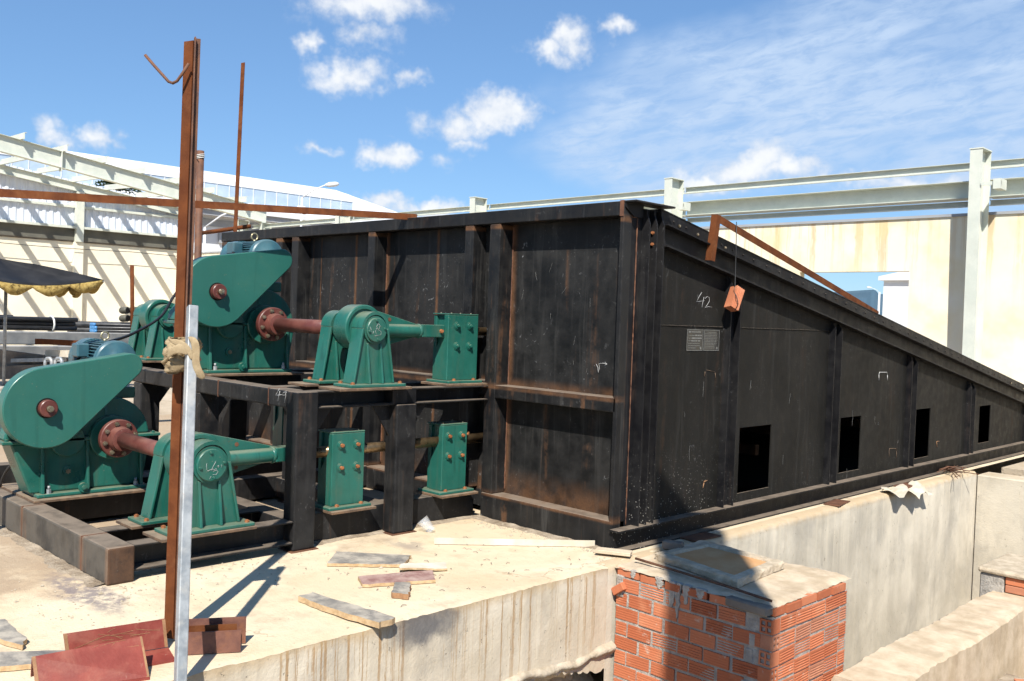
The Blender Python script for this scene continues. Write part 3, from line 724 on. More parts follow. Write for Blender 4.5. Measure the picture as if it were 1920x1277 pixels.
# ================================================================== DRIVE FRAME
PEDX = -3.62
def drive_frame():
    f = thing('drive_frame', 'black welded steel frame in two tiers carrying the green drives', 'frame', (-1.3, -1.7, 0))
    B = lambda x0, x1, y0, y1, z0, z1, nm='beam', bv=.008: MB().box(x0, x1, y0, y1, z0, z1).build(nm, 'black_frame', f, bevel=bv, seg=2)
    def channel(x0, x1, y0, y1, z0, z1, nm='channel_beam'):   # along y, open towards +x
        m = MB(); t = .012
        m.box(x0, x0+t, y0, y1, z0, z1); m.box(x0+t, x1, y0, y1, z1-t, z1); m.box(x0+t, x1, y0, y1, z0, z0+t)
        return m.build(nm, 'black_frame', f, bevel=.003)
    # lower tier
    MB().box(-5.3, -1.22, -2.935, -2.78, .0, .21).build('skid_beam', 'skid_steel', f, bevel=.012, seg=2)
    for xx in (-1.60, -2.63): MB().box(xx-.006, xx+.006, -2.9365, -2.79, .004, .2115).build('weld_strip', 'rust_dark', f)
    channel(-1.36, -1.24, -2.779, -1.74, .055, .205)
    channel(-1.78, -1.66, -2.779, -1.74, .055, .205)
    B(-2.95, -2.81, -2.779, -1.74, .03, .205); B(-3.42, -3.28, -2.779, -1.74, .03, .205)
    B(-5.2, -1.362, -1.735, -1.60, .03, .2)
    B(-1.53, -1.392, -1.55, -.002, .0, .2); B(-2.95, -2.81, -1.59, -.002, .02, .2); B(-3.6, -3.45, -1.59, -.002, .02, .2)
    B(-2.80, -1.54, -.94, -.80, .03, .19); B(-4.6, -4.45, -2.77, -1.74, .03, .2)
    # posts
    for (x0, x1, y0, y1) in ((-1.375, -1.245, -1.735, -1.57), (-1.375, -1.245, -.915, -.735), (-2.72, -2.58, -1.735, -1.57), (-2.72, -2.58, -.93, -.76),
                             (-3.75, -3.6, -1.735, -1.57), (-3.75, -3.6, -.93, -.76), (-4.9, -4.76, -1.735, -1.57), (-5.05, -4.9, -.3, -.15)):
        zt = 1.042 if x0 > -1.5 and y0 < -1 else .928
        B(x0, x1, y0, y1, .006, zt, 'post', .01)
        MB().box(x0-.02, x1+.02, y0-.02, y1+.02, .0, .0058).build('foot_plate', 'rust_dark', f)
    # upper tier
    B(-5.1, -1.377, -1.737, -1.60, .93, 1.045, 'deck_beam', .01)
    channel(-1.39, -1.27, -1.568, -.918, .925, 1.042); channel(-1.39, -1.27, -.733, -.003, .925, 1.042)
    B(-1.80, -1.69, -1.598, -.003, .925, 1.042, 'deck_beam')
    B(-2.95, -2.81, -1.598, -.003, .93, 1.042, 'deck_beam'); B(-3.42, -3.28, -1.598, -.003, .93, 1.042, 'deck_beam')
    B(-4.58, -4.46, -1.598, -.003, .93, 1.042, 'deck_beam'); B(-5.0, -4.88, -1.598, -.003, .93, 1.042, 'deck_beam')
    B(-1.388, -1.272, -.935, -.72, .929, 1.043, 'post_head', .006)
    MB().box(-2.30, -2.288, -1.739, -1.60, .928, 1.047).build('weld_strip', 'rust_dark', f)
    MB().box(-1.60, -1.592, -1.739, -1.60, .928, 1.047).build('weld_strip', 'rust_dark', f)
    # triangular gussets at the post heads
    def gus(y0, s, x):
        MB().prism([(y0, .924), (y0+s*.16, .924), (y0, .70)], 'x', x, x+.012).build('gusset', 'black_frame', f)
    for x in (-1.34, -2.66, -3.7):
        gus(-1.569, 1, x); gus(-.916, -1, x); gus(-.734, 1, x)
    # rusty pad plates
    P = lambda x0, x1, y0, y1, z0: MB().box(x0, x1, y0, y1, z0, z0+.018).build('pad_plate', 'pad_rust', f, bevel=.002)
    P(-1.45, -1.19, -2.64, -2.03, .206); P(-1.84, -1.60, -2.64, -2.03, .206)
    P(-3.42, -2.66, -2.85, -1.98, .2115)
    P(-1.45, -1.19, -1.44, -.83, 1.043); P(-1.84, -1.60, -1.44, -.83, 1.043)
    P(-3.42, -2.66, -1.62, -.78, 1.0435)
    P(-5.06, -4.79, -1.44, -.83, 1.0435); P(-4.66, -4.39, -1.44, -.83, 1.0435)
    P(-1.58, -1.27, -1.42, -1.05, .201); P(-1.58, -1.27, -.44, -.07, .201); P(-1.58, -1.27, -.43, -.015, 1.043)
    P(PEDX-.23, PEDX+.08, -.44, -.07, .201)
    # chalked 49 on the deck beam
    A = lambda px, py: hit(px, py, 1, -1.7385)
    m = MB()
    for s in ([A(524, 729), A(521, 734), A(517, 741), A(522, 741), A(528, 740)], [A(525, 733), A(523, 741), A(521, 752)], [A(535, 735), A(531, 736), A(530, 741), A(534, 741), A(537, 736), A(536, 733), A(536, 742), A(533, 755)]):
        m.tube(s, .0016, 5)
    m.build('chalk_number', 'chalk', f)
drive_frame()

# ================================================================== GREEN DRIVES
AX = (-2.31, .622)     # crank axis (y, z) of the lower drive
UP = Vector((0, 1.20, .833))
def bearing_stand(xf, y, zb, label, k=1.0):
    """pillow stand; xf = x of the cap face, zb = z of the base plate underside, axis .395 above"""
    t = thing('bearing_stand', label, 'bearing stand', (xf-.08, y, zb), 'green crank bearing stands')
    za = zb+.395; G = 'green_paint'
    MB().box(xf-.165, xf+.045, y-.275*k, y+.275*k, zb, zb+.022).build('base_plate', G, t, bevel=.004)
    r = .125*k; n = 18
    prof = [(y-.205, zb+.023), (y-r*math.cos(R(18)), za-r*math.sin(R(18))*0)]
    arc = [(y+r*math.cos(R(180-i*180/n)), za+.012+r*math.sin(R(180-i*180/n))) for i in range(n+1)]
    body = [(y-.19*k, zb+.023)]+arc+[(y+.19*k, zb+.023)]
    MB().prism(body, 'x', xf-.125, xf-.035).build('stand_body', G, t, auto=30)
    # proud flanges down both sides and over the crown
    def off(p, d): return p
    for s in (-1, 1):
        a = [(y+s*.19*k, zb+.023), (y+s*.205*k, zb+.023), (y+s*(r+.006), za+.01), (y+s*(r-.012), za+.01)]
        MB().prism(a, 'x', xf-.14, xf-.012).build('side_flange', G, t, bevel=.003)
    out = [(y+(r+.008)*math.cos(R(180-i*180/n)), za+.012+(r+.008)*math.sin(R(180-i*180/n))) for i in range(n+1)]
    inn = [(y+(r-.014)*math.cos(R(i*180/n)), za+.012+(r-.014)*math.sin(R(i*180/n))) for i in range(n+1)]
    MB().prism(out+inn, 'x', xf-.14, xf-.014).build('crown_flange', G, t, auto=30)
    for s in (-.065*k, .065*k):
        MB().prism([(zb+.023, xf+.018), (zb+.023, xf-.036), (zb+.30, xf-.036), (zb+.30, xf-.026)], 'y', y+s-.008, y+s+.008).build('rib', G, t, bevel=.002)
    c = MB().lathe((xf-.034, y, za), (1, 0, 0), [(0, .112*k), (.018, .112*k), (.018, .098*k), (.032, .098*k), (.036, .093*k)], 36).build('bearing_cap', G, t, auto=30)
    b = MB()
    for kk in range(4):
        a = R(90*kk+8); p = (xf+.002, y+.078*k*math.cos(a), za+.078*k*math.sin(a)); m = MB(); bolt(m, p, (1, 0, 0), .010, .008); m.build('cap_bolt', G, c)
    for s in (-1, 1):
        m = MB(); bolt(m, (xf+.015, y+s*.235*k, zb+.022), (0, 0, 1), .015, .012); m.build('base_bolt', 'bolt_rust', t)
        m = MB(); bolt(m, (xf-.13, y+s*.235*k, zb+.022), (0, 0, 1), .015, .012); m.build('base_bolt', 'bolt_rust', t)
    return t, c
zb0 = .2245
st, cap = bearing_stand(-1.25, AX[0], zb0, 'green bearing stand in front at lower left, scribbled chalk on its round cap')
m = MB()
K = lambda px, py: hit(px, py, 0, -1.2462)
for s in ([K(388, 869), K(387, 874), K(388, 881), K(391, 884)], [K(389, 883), K(400, 879)], [K(392, 882), K(397, 880), K(402, 881), K(406, 878)], [K(405, 865), K(400, 874), K(396, 882), K(400, 884), K(406, 881), K(409, 884), K(405, 890), K(399, 890)], [K(396, 893), K(393, 898)], [K(407, 874), K(412, 874)], [K(409.5, 872), K(409.5, 877)], [K(414, 872), K(416, 872), K(415, 876), K(417, 876)]):
    m.tube(s, .0010, 5)
m.build('chalk_scribble', 'chalk', cap)
bearing_stand(-1.63, AX[0], zb0, 'green bearing stand at lower left, behind the crank disc and the rusty post')
st, cap = bearing_stand(-1.25, AX[0]+1.20, 1.0615, 'green bearing stand on the upper deck nearest the deck edge, chalked eight on its cap', .86)
m = MB(); K = lambda px, py: hit(px, py, 0, -1.2462)
for s in ([K(694, 613), K(697, 620), K(699, 626)], [K(699, 626), K(701, 621)], [K(709, 607), K(713, 610), K(711, 617), K(706, 616), K(704, 622), K(707, 629), K(714, 628), K(715, 622), K(709, 618), K(706, 612), K(709, 608)], [K(703, 630), K(707, 629)]):
    m.tube(s, .0010, 5)
m.build('chalk_scribble', 'chalk', cap)
bearing_stand(-1.63, AX[0]+1.20, 1.0615, 'green bearing stand on the upper deck behind the crank disc, where the brown shaft ends', .86)
bearing_stand(-4.85, AX[0]+1.20, 1.0622, 'green bearing stand at the far left end of the upper deck', .86)
bearing_stand(-4.45, AX[0]+1.20, 1.0622, 'green bearing stand on the upper deck, half hidden behind the rusty foreground post', .86)

def crank(y, z, xc, label):
    t = thing('crank_rod', label, 'crank', (xc, y, z), 'green cranks')
    G = 'green_paint'
    d = MB().lathe((xc-.075, y-.012, z+.012), (1, 0, 0), [(0, .155), (.006, .163), (.144, .163), (.15, .155), (.15, .135), (.138, .128), (.138, 0.03)], 48).build('eccentric_disc', G, t, auto=30)
    # strap plate tapering towards the rod, with two holes
    ye = y+.68
    pl = [(y, z+.168), (y+.05, z+.166), (ye, z+.015), (ye, z-.015), (y+.05, z-.166), (y, z-.168)]
    MB().prism(pl, 'x', xc-.055, xc-.035).build('strap_plate', G, t, bevel=.003)
    for s in (1, -1):
        MB().cyl((xc-.036, y+.29, z+s*.075), (xc-.0335, y+.29, z+s*.075), .014, n=20).build('strap_hole', 'rust_dark', t)
    MB().cyl((xc+.02, y+.10, z-.004), (xc+.02, y+.52, z-.004), .048, n=32).build('rod_tube', G, t, auto=40)
    MB().lathe((xc+.02, y+.505, z-.004), (0, 1, 0), [(0, .05), (.008, .055), (.02, .054), (.03, .045)], 28).build('weld_collar', G, t, auto=50)
    MB().box(xc-.03, xc+.068, y+.52, y+.74, z-.048, z+.046).build('fork_block', G, t, bevel=.006, seg=2)
    m = MB(); bolt(m, (xc+.068, y+.70, z), (1, 0, 0), .016, .018); m.build('fork_bolt', 'bolt_rust', t)
    MB().cyl((xc-.275, y, z), (xc+.09, y, z), .05, n=20).build('crank_pin', 'brown_paint', t)
    return t
crank(AX[0], AX[1], -1.455, 'lower green crank disc with tapered strap and tubular rod')
crank(AX[0]+1.2, AX[1]+.833, -1.455, 'upper green crank disc with tapered strap and tubular rod')
crank(AX[0]+1.2, AX[1]+.833, -4.66, 'far green crank between the two stands at the left end of the deck')
def rod(y0, y1, z, r, label):
    t = thing('push_rod', label, 'rod', (-1.44, (y0+y1)/2, z), 'bronze push rods')
    MB().cyl((-1.44, y0, z), (-1.44, y1, z), r, n=28).build('rod_bar', 'bronze_rod', t)
    MB().cyl((-1.44, y0+.02, z), (-1.44, y0+.06, z), r+.004, n=28).build('rod_ring', 'bronze_rod', t)
    m = MB(); bolt(m, (-1.44, y1-.19, z+r-.002), (0, 0, 1), .014, .02); m.build('grease_nipple', 'bolt_rust', t)
rod(-1.60, .14, .608, .038, 'long bronze push rod through the two lower green guide blocks')
rod(-.40, .14, 1.458, .033, 'short bronze push rod through the upper green guide block')

def pedestal(x, y, zb, hgt, label, bolts='green_paint', hw=.135):
    """x = right-hand face; y centre"""
    t = thing('guide_block', label, 'guide block', (x-.09, y, zb), 'green rod guide blocks')
    G = 'green_paint'
    MB().box(x-.215, x+.045, y-.175, y+.175, zb, zb+.02).build('base_plate', G, t, bevel=.003)
    zt = zb+hgt
    MB().prism([(zb+.021, x-.145), (zb+.021, x), (zt, x), (zt, x-.05), (zt-.13, x-.05), (zt-.27, x-.145)], 'y', y-hw, y+hw).build('front_cheek', G, t, bevel=.004)
    MB().box(x-.182, x-.147, y-hw+.01, y+hw-.01, zb+.021, zt-.004).build('rear_cheek', G, t, bevel=.004)
    MB().box(x-.146, x-.051, y-hw+.03, y+hw-.03, zt-.268, zt-.003).build('core', 'green_paint', t)
    MB().box(x-.185, x+.002, y-hw, y+hw, zt+.0005, zt+.010).build('top_plate', G, t, bevel=.003)
    for s in (-1, 1):
        for zz in (.082, .236):
            m = MB(); m.lathe((x, y+s*.066, zt-zz), (1, 0, 0), [(0, .031), (.006, .031), (.006, .025), (.012, .024), (.012, .014)], 24)
            w = m.build('washer', G, t, auto=30)
            q = MB(); bolt(q, (x+.012, y+s*.066, zt-zz), (1, 0, 0), .014, .016); q.build('bolt_head', bolts, w)
        m = MB(); bolt(m, (x+.022, y+s*.10, zb+.02), (0, 0, 1), .015, .012); m.build('base_bolt', 'bolt_rust', t)
        for xx in (-.03, -.15):
            m = MB(); m.cyl((x+xx, y+s*.10, zt+.010), (x+xx, y+s*.10, zt+.018), .006, n=6); m.build('top_screw', 'bolt_zinc', t)
pedestal(-1.35, -1.245, .2195, .52, 'lower green rod guide block between the two black posts', 'bolt_rust')
pedestal(-1.35, -.262, .2195, .52, 'lower green rod guide block nearest the hopper wall', 'bolt_rust', .125)
pedestal(-1.35, -.215, 1.0615, .52, 'upper green rod guide block on the deck beside the hopper wall', 'green_paint', .155)
pedestal(PEDX, -.262, .2195, .52, 'shaded green guide block under the deck seen left of the corner post', 'bolt_rust', .125)

def reducer(dy, dz, label, mlabel, slabel):
    """built for the lower drive, shifted by (dy, dz) for the upper one"""
    y, z = AX[0]+dy, AX[1]+dz; zb = .23+dz-(.0 if dz == 0 else -.0005); X = -2.78; G = 'green_paint'
    if dz: zb = 1.062
    t = thing('gear_reducer', label, 'gear reducer', (X-.25, y-.2, zb), 'green gear reducers')
    zs = z-.005     # split line
    L = [(y-.66, zs-.013), (y-.53, zb+.028), (y+.245, zb+.028), (y+.30, zs-.013)]
    MB().prism(L, 'x', X-.22, X).build('lower_housing', G, t, bevel=.012, seg=2)
    up_ = capsule((y+.0, zs), .285, (y-.50, zs), .20, 40)
    up_ = [p for p in up_ if p[1] > zs+.013] ; up_.sort(key=lambda p: -math.atan2(p[1]-zs, p[0]-(y-.2)))
    MB().prism([(up_[0][0], zs+.013)]+up_+[(up_[-1][0], zs+.013)], 'x', X-.22, X).build('upper_housing', G, t, bevel=.012, seg=2)
    MB().box(X-.24, X+.035, y-.72, y+.36, zs-.012, zs+.012).build('split_flange', G, t, bevel=.005)
    MB().box(X-.34, X+.06, y-.50, y+.25, zb, zb+.027).build('base_flange', G, t, bevel=.008, seg=2)
    # bearing bosses
    MB().lathe((X, y, zs), (1, 0, 0), [(0, .155), (.04, .155), (.045, .15), (.045, .0)], 40).build('output_boss', G, t, auto=30)
    MB().lathe((X, y-.30, zs-.0), (1, 0, 0), [(0, .115), (.03, .115), (.035, .11), (.035, .0)], 36).build('middle_boss', G, t, auto=30)
    for yy in (y-.46, y-.16, y+.22):
        MB().prism([(zb+.027, X+.05), (zb+.027, X-.002), (zs-.015, X-.002), (zs-.015, X+.022)], 'y', yy-.010, yy+.010).build('rib', G, t, bevel=.003)
    MB().prism([(zs+.16, X+.01), (zs+.16, X-.002), (zs+.27, X-.002)], 'y', y-.045, y-.025).build('rib', G, t)
    m = MB(); m.cyl((X, y-.29, zb+.165), (X+.018, y-.29, zb+.165), .032, n=24); s = m.build('sight_glass', G, t, auto=30)
    m = MB()
    star = [((.020 if k % 2 else .013)*math.cos(R(30*k)), (.020 if k % 2 else .013)*math.sin(R(30*k))) for k in range(12)]
    m.prism([(y-.29+a, zb+.165+b) for a, b in star], 'x', X+.0185, X+.024); m.build('sight_star', 'bolt_zinc', s)
    m = MB(); m.cyl((X+.05, y-.20, zb+.05), (X+.075, y-.20, zb+.05), .033, n=24); d = m.build('drain_boss', G, t, auto=30)
    m = MB(); bolt(m, (X+.075, y-.20, zb+.05), (1, 0, 0), .017, .012); m.build('drain_plug', G, d)
    for yy in (y-.42, y+.18):
        m = MB(); m.cyl((X+.035, yy, zb+.027), (X+.035, yy, zb+.055), .016, n=6); m.cyl((X+.035, yy, zb+.055), (X+.035, yy, zb+.078), .009, n=10); m.build('anchor_bolt', 'galvanised', t)
    for yy in (y-.69, y-.60, y+.31, y-.42, y+.17):
        m = MB(); bolt(m, (X+.018, yy, zs+.012), (0, 0, 1), .013, .012); m.build('flange_bolt', G, t)
    MB().box(X-.36, X-.05, y-.14, y+.20, z+.262, z+.345).build('motor_mount', G, t, bevel=.01)
    # belt guard
    c1, c2 = (y-.494, z+.238), (y+.062, z+.515)
    GX0, GX1 = -2.725, -2.60
    g = MB().prism(capsule(c1, .272, c2, .088, 48), 'x', GX0, GX1, True).build('belt_guard', 'green_guard', t, auto=40)
    g.modifiers.new('bevel', 'BEVEL').width = .008; g.modifiers['bevel'].segments = 2; g.modifiers['bevel'].limit_method = 'ANGLE'
    MB().lathe((GX1-.002, c1[0], c1[1]), (1, 0, 0), [(0, .068), (.004, .068), (.004, .0)], 32).build('shaft_opening', 'inner_dark', g)
    hb = MB().lathe((GX1-.01, c1[0], c1[1]), (1, 0, 0), [(0, .058), (.050, .058), (.054, .053), (.054, .0)], 32).build('pulley_hub', 'brown_paint', g, auto=30)
    m = MB(); m.cyl((GX1+.044, c1[0], c1[1]), (GX1+.075, c1[0], c1[1]), .021, n=20); m.cyl((GX1+.075, c1[0], c1[1]), (GX1+.085, c1[0], c1[1]), .012, n=6)
    m.build('shaft_end', 'bolt_zinc', hb)
    # coupling and brown shaft
    s = thing('coupling_shaft', slabel, 'shaft', (-2.2, y, z), 'brown coupling shafts')
    MB().lathe((-2.733, y, z), (1, 0, 0), [(0, .07), (.075, .07), (.075, .130), (.083, .134), (.122, .134), (.128, .129), (.128, .088), (.165, .086), (.185, .078), (.20, .078), (.205, .052)], 48).build('coupling_flange', 'brown_paint', s, auto=30)
    for k in range(8):
        a = R(45*k+14); m = MB(); bolt(m, (-2.605, y+.108*math.cos(a), z+.108*math.sin(a)), (1, 0, 0), .0165, .016); m.build('flange_bolt', 'bolt_zinc', s)
    MB().cyl((-2.53, y, z), (-1.765, y, z), .053, n=32).build('shaft_bar', 'brown_paint', s)
    # motor
    mo = thing('electric_motor', mlabel, 'motor', (-3.05, c2[0], z+.345), 'blue motors')
    my, mz = c2[0]-.02, c2[1]+.02; B = 'blue_motor'
    MB().cyl((-2.83, my, mz), (-3.22, my, mz), .118, n=40).build('motor_body', B, mo, auto=40)
    fn = MB()
    for k in range(36):
        a = R(10*k); d = Vector((0, math.cos(a), math.sin(a))); n_ = Vector((0, -math.sin(a), math.cos(a)))*.003
        p = Vector((0, my, mz))
        V = []
        for xx in (-2.86, -3.20):
            for rr in (.114, .142):
                for sg in (-1, 1): V.append(p+d*rr+n_*sg+Vector((xx, 0, 0)))
        fn.add(V, [(0, 1, 3, 2), (4, 6, 7, 5), (0, 4, 5, 1), (2, 3, 7, 6), (0, 2, 6, 4), (1, 5, 7, 3)])
    fn.build('cooling_fins', B, mo)
    MB().lathe((-2.85, my, mz), (1, 0, 0), [(0, .15), (.05, .15), (.06, .14), (.07, .10), (.10, .05), (.10, .02)], 40).build('end_shield', B, mo, auto=30)
    MB().lathe((-3.20, my, mz), (-1, 0, 0), [(0, .150), (.12, .150), (.15, .135), (.16, .10), (.16, .0)], 40).build('fan_cowl', B, mo, auto=30)
    MB().box(-3.18, -2.88, my-.14, my+.14, mz-.165, mz-.135).build('motor_foot', B, mo)
    MB().box(-3.10, -2.98, my-.21, my-.12, mz+.02, mz+.12).build('terminal_box', B, mo, bevel=.01)
    rg = [( -3.02, my+.028*math.cos(R(20*k)), mz+.178+.028*math.sin(R(20*k))) for k in range(18)]
    MB().tube(rg, .007, 8, True).build('eye_bolt', 'brass_ring', mo)
    MB().cyl((-3.02, my, mz+.135), (-3.02, my, mz+.153), .012, n=12).build('eye_stem', 'brass_ring', mo)
    return t
reducer(0, 0, 'green gear reducer with teardrop belt guard on the lower frame at far left', 'blue finned motor behind the lower belt guard', 'brown flanged shaft from the lower reducer to the lower crank')
reducer(1.2, .833, 'green gear reducer with teardrop belt guard up on the deck', 'blue finned motor behind the upper belt guard', 'brown flanged shaft from the upper reducer to the upper crank')

def cables():
    def spline(pts, k=12):
        out = []
        P = [Vector(p) for p in pts]; P = [P[0]]+P+[P[-1]]
        for i in range(1, len(P)-2):
            for j in range(k):
                t = j/k; a, b, c, d = P[i-1], P[i], P[i+1], P[i+2]
                out.append(.5*((2*b)+(-a+c)*t+(2*a-5*b+4*c-d)*t*t+(-a+3*b-3*c+d)*t**3))
        out.append(P[-2]); return out
    D = lambda px, py, X: hit(px, py, 0, X)
    o = MB().tube(spline([D(138, 690, -3.05), D(150, 668, -3.1), D(178, 648, -3.1), D(208, 640, -3.1), D(250, 625, -3.4), D(300, 595, -3.8), D(325, 557, -4.0), D(345, 530, -4.1)]), .012, 8).build('power_cable', 'cable')
    tag(o, 'black cable looping from the lower motor up behind the rusty post', 'cable')
    o = MB().tube(spline([D(146, 694, -3.0), D(170, 672, -3.02), D(190, 655, -3.05), D(206, 640, -3.08)]), .010, 8).build('power_cable', 'cable')
    tag(o, 'short black cable draped over the lower motor under its lifting eye', 'cable')
    o = MB().tube(spline([D(425, 492, -2.95), D(440, 472, -3.0), D(462, 460, -3.1), D(480, 458, -3.2)]), .014, 8).build('power_cable', 'cable')
    tag(o, 'dark cable hugging the upper motor beside the hopper wall', 'cable')
    o = MB().tube(spline([D(0, 912, -3.35), D(8, 890, -3.3), D(25, 868, -3.2), D(40, 858, -3.1)]), .010, 8).build('power_cable', 'cable')
    tag(o, 'black cable at the left picture edge under the lower reducer', 'cable')
cables()

# ================================================================== POSTS, RAILS, HANGING BRICK
def angle_mesh(p0, p1, w, t, u, v):
    """L-section from p0 to p1, legs along unit vectors u and v"""
    p0, p1, u, v = Vector(p0), Vector(p1), Vector(u), Vector(v)
    sec = [Vector((0, 0, 0)), u*w, u*w+v*t, u*t+v*t, u*t+v*w, v*w]
    m = MB(); m.add([p0+s for s in sec]+[p1+s for s in sec], [tuple(range(5, -1, -1)), tuple(range(6, 12))]+[(i, (i+1) % 6, 6+(i+1) % 6, 6+i) for i in range(6)])
    return m
def pt(px, py, depth):
    d = fw + rt*((px-960)/FPX) - up*((py-638.5)/FPX); return tuple(CAM+d*depth)
def posts():
    t = thing('rusty_angle_post', 'tall rusty angle iron post in the left foreground with a bent hook on top', 'post', pt(312, 1215, 4.38))
    a, b = Vector(pt(307, 1196, 4.38)), Vector(pt(345, 78, 4.38))
    U = (rt*.80+fw*.6).normalized(); W = (rt*.62-fw*.78).normalized()
    # leg one faces left-front, leg two shows its dark inside at right
    m = angle_mesh(a, b, .052, .006, (rt*.93-fw*.36).normalized(), (rt*.45+fw*.89).normalized()); o = m.build('angle_bar', 'rust_steel', t)
    m = angle_mesh(a+rt*.046+Vector((0, 0, .0)), b+rt*.046+Vector((0, 0, .015)), .030, .006, (rt*.45-fw*.89).normalized(), (rt*.89+fw*.45).normalized()); m.build('second_leg', 'rust_dark', t)
    hk = [pt(272, 103, 4.36), pt(290, 124, 4.36), pt(308, 144, 4.36), pt(316, 153, 4.35), pt(324, 156, 4.34), pt(332, 152, 4.33), pt(342, 138, 4.33), pt(354, 119, 4.33)]
    MB().tube(hk, .007, 8).build('hook_rod', 'rust_dark', t)
    g = thing('galvanised_tube', 'grey galvanised square tube strapped upright against the rusty angle post', 'tube', pt(331.5, 1480, 3.72))
    a, b = Vector(pt(331.5, 1480, 3.72)), Vector(pt(361, 574, 4.24))
    d = (b-a).normalized(); u = (rt*.80+fw*.6).normalized(); u = (u-d*u.dot(d)).normalized(); v = d.cross(u); M = Matrix((u, v, d)).transposed().to_4x4(); M.translation = a
    L = (b-a).length; q = MB(M); s = .022
    q.box(-s, s, -s, s, 0, L); q.build('tube_bar', 'galvanised', g, bevel=.005, seg=2)
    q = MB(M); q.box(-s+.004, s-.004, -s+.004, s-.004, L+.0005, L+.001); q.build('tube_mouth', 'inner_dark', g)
    # cloth strap wound round both
    c = thing('cloth_strap', 'beige cloth strap wound and knotted round the two foreground posts', 'strap', pt(345, 665, 4.26))
    ctr = Vector(pt(342, 662, 4.27)); up3 = Vector((0, 0, 1))
    def loop(cz, a, b, tl, w, ph0=0, rough=.006):
        m = MB(); n = 56; V = []; F = []; q = 6
        for i in range(n):
            th_ = 2*math.pi*i/n+ph0
            nn = (rt*math.cos(th_)+fw*math.sin(th_)).normalized()
            base = ctr+rt*(a*math.cos(th_))+fw*(b*math.sin(th_))+up3*(cz+tl*math.cos(th_+.4))
            for side in (0, 1):
                for k in range(q):
                    f_ = k/(q-1) if side == 0 else 1-k/(q-1)
                    fold = .006*math.sin(f_*9+th_*2+ph0)+.004*math.sin(th_*7+f_*5)+.007*math.sin(math.pi*f_)
                    V.append(base+up3*(w*(f_-.5)*(1+.15*math.sin(th_*3+ph0)))+nn*(fold+(.003 if side == 0 else -.003))+Vector((jit(.0012), jit(.0012), jit(.0012))))
        qq = 2*q
        for i in range(n):
            j_ = (i+1) % n
            F += [(qq*i+k, qq*j_+k, qq*j_+(k+1) % qq, qq*i+(k+1) % qq) for k in range(qq)]
        m.add(V, F, True); return m.build('strap_turn', 'strap_cloth', c)
    loop(-.056, .066, .062, .010, .056, .2); loop(-.020, .070, .066, -.030, .054, 1.1); loop(.018, .069, .065, .032, .052, 2.0); loop(.042, .060, .058, -.012, .042, 3.0); loop(-.005, .074, .070, .044, .036, 4.2)
    def ribbon(pts, w, mat='strap_cloth', nm='strap_tail'):
        m = MB(); V = []; F = []; n = len(pts)
        for i, (p, wd) in enumerate(pts):
            p = Vector(p); V += [p-wd*w*.5-fw*.004, p+wd*w*.5-fw*.004, p+wd*w*.5+fw*.004, p-wd*w*.5+fw*.004]
        for i in range(n-1):
            a = 4*i; b_ = a+4; F += [(a, a+1, b_+1, b_), (a+1, a+2, b_+2, b_+1), (a+2, a+3, b_+3, b_+2), (a+3, a, b_, b_+3)]
        F += [(3, 2, 1, 0), (4*n-4, 4*n-3, 4*n-2, 4*n-1)]
        m.add(V, F, True); o = m.build(nm, mat, c); o.modifiers.new('sub', 'SUBSURF').levels = 2; o.modifiers['sub'].render_levels = 2; return o
    R_ = rt
    ribbon([(pt(356, 630, 4.17), R_), (pt(366, 640, 4.155), R_), (pt(368, 660, 4.15), R_), (pt(366, 680, 4.15), (R_*.9+up*.3)), (pt(372, 697, 4.15), (R_*.9+up*.35)), (pt(382, 712, 4.16), (R_*.95+up*.3))], .040)
    ribbon([(pt(312, 668, 4.17), up), (pt(325, 655, 4.15), (up+R_*.2)), (pt(342, 652, 4.145), (up+R_*.4)), (pt(357, 662, 4.15), (up*.8+R_*.5))], .046)
    ribbon([(pt(318, 640, 4.17), (up*.7-R_*.5)), (pt(335, 642, 4.15), up), (pt(352, 650, 4.145), (up*.7+R_*.5)), (pt(362, 676, 4.15), (R_*.7+up*.4))], .036)
    # slim posts behind
    p2 = thing('rusty_pipe_post', 'short rusty pipe post with a twist of wire near its top', 'post', (-5.0, -.62, 0))
    a, b = Vector(pt(366, 700, 9.4)), Vector(pt(376, 283, 9.4)); MB().cyl((a.x, a.y, 0), b, .036, n=14).build('pipe', 'rust_dark', p2)
    for k in range(3):
        cpt = Vector(pt(376, 296-2*k, 9.4)); MB().tube([cpt+Vector((.04*math.cos(R(30*i)), .04*math.sin(R(30*i)), .006*k+.01*math.sin(R(30*i)))) for i in range(12)], .004, 5, True).build('wire_turn', 'white_paint', p2)
    MB().tube([pt(371, 296, 9.33), pt(367, 291, 9.33), pt(366, 286, 9.33)], .004, 5).build('wire_end', 'white_paint', p2)
    a, b = Vector(pt(437, 440, 10.6)), Vector(pt(452, 118, 10.6))
    o = MB().box(-.001, .001, -.001, .001, 0, 1)
    q = angle_mesh((a.x, a.y, a.z-.02), b, .052, .006, (rt*.9-fw*.4).normalized(), (fw*.9+rt*.4).normalized()).build('rusty_thin_post', 'rust_steel')
    tag(q, 'thin rusty post rising above the far left end of the hopper', 'post')
    # long rail leaning on the hopper
    a, b = Vector(pt(-160, 344, 5.6)), Vector((-2.36, .10, 2.444))
    q = angle_mesh(a, b, .058, .007, (rt*.35-fw*.0-up*.94).normalized(), (fw*.9+rt*.1).normalized()).build('rusty_long_rail', 'rust_steel')
    tag(q, 'long rusty angle rail running across the left side onto the hopper top', 'rail')
    q = MB().cyl((a.x+.05, a.y+.1, 0), (a.x+.05, a.y+.1, a.z-.06), .03, n=12).build('rail_prop', 'rust_dark'); tag(q, 'rusty prop under the outer end of the long rail', 'post')
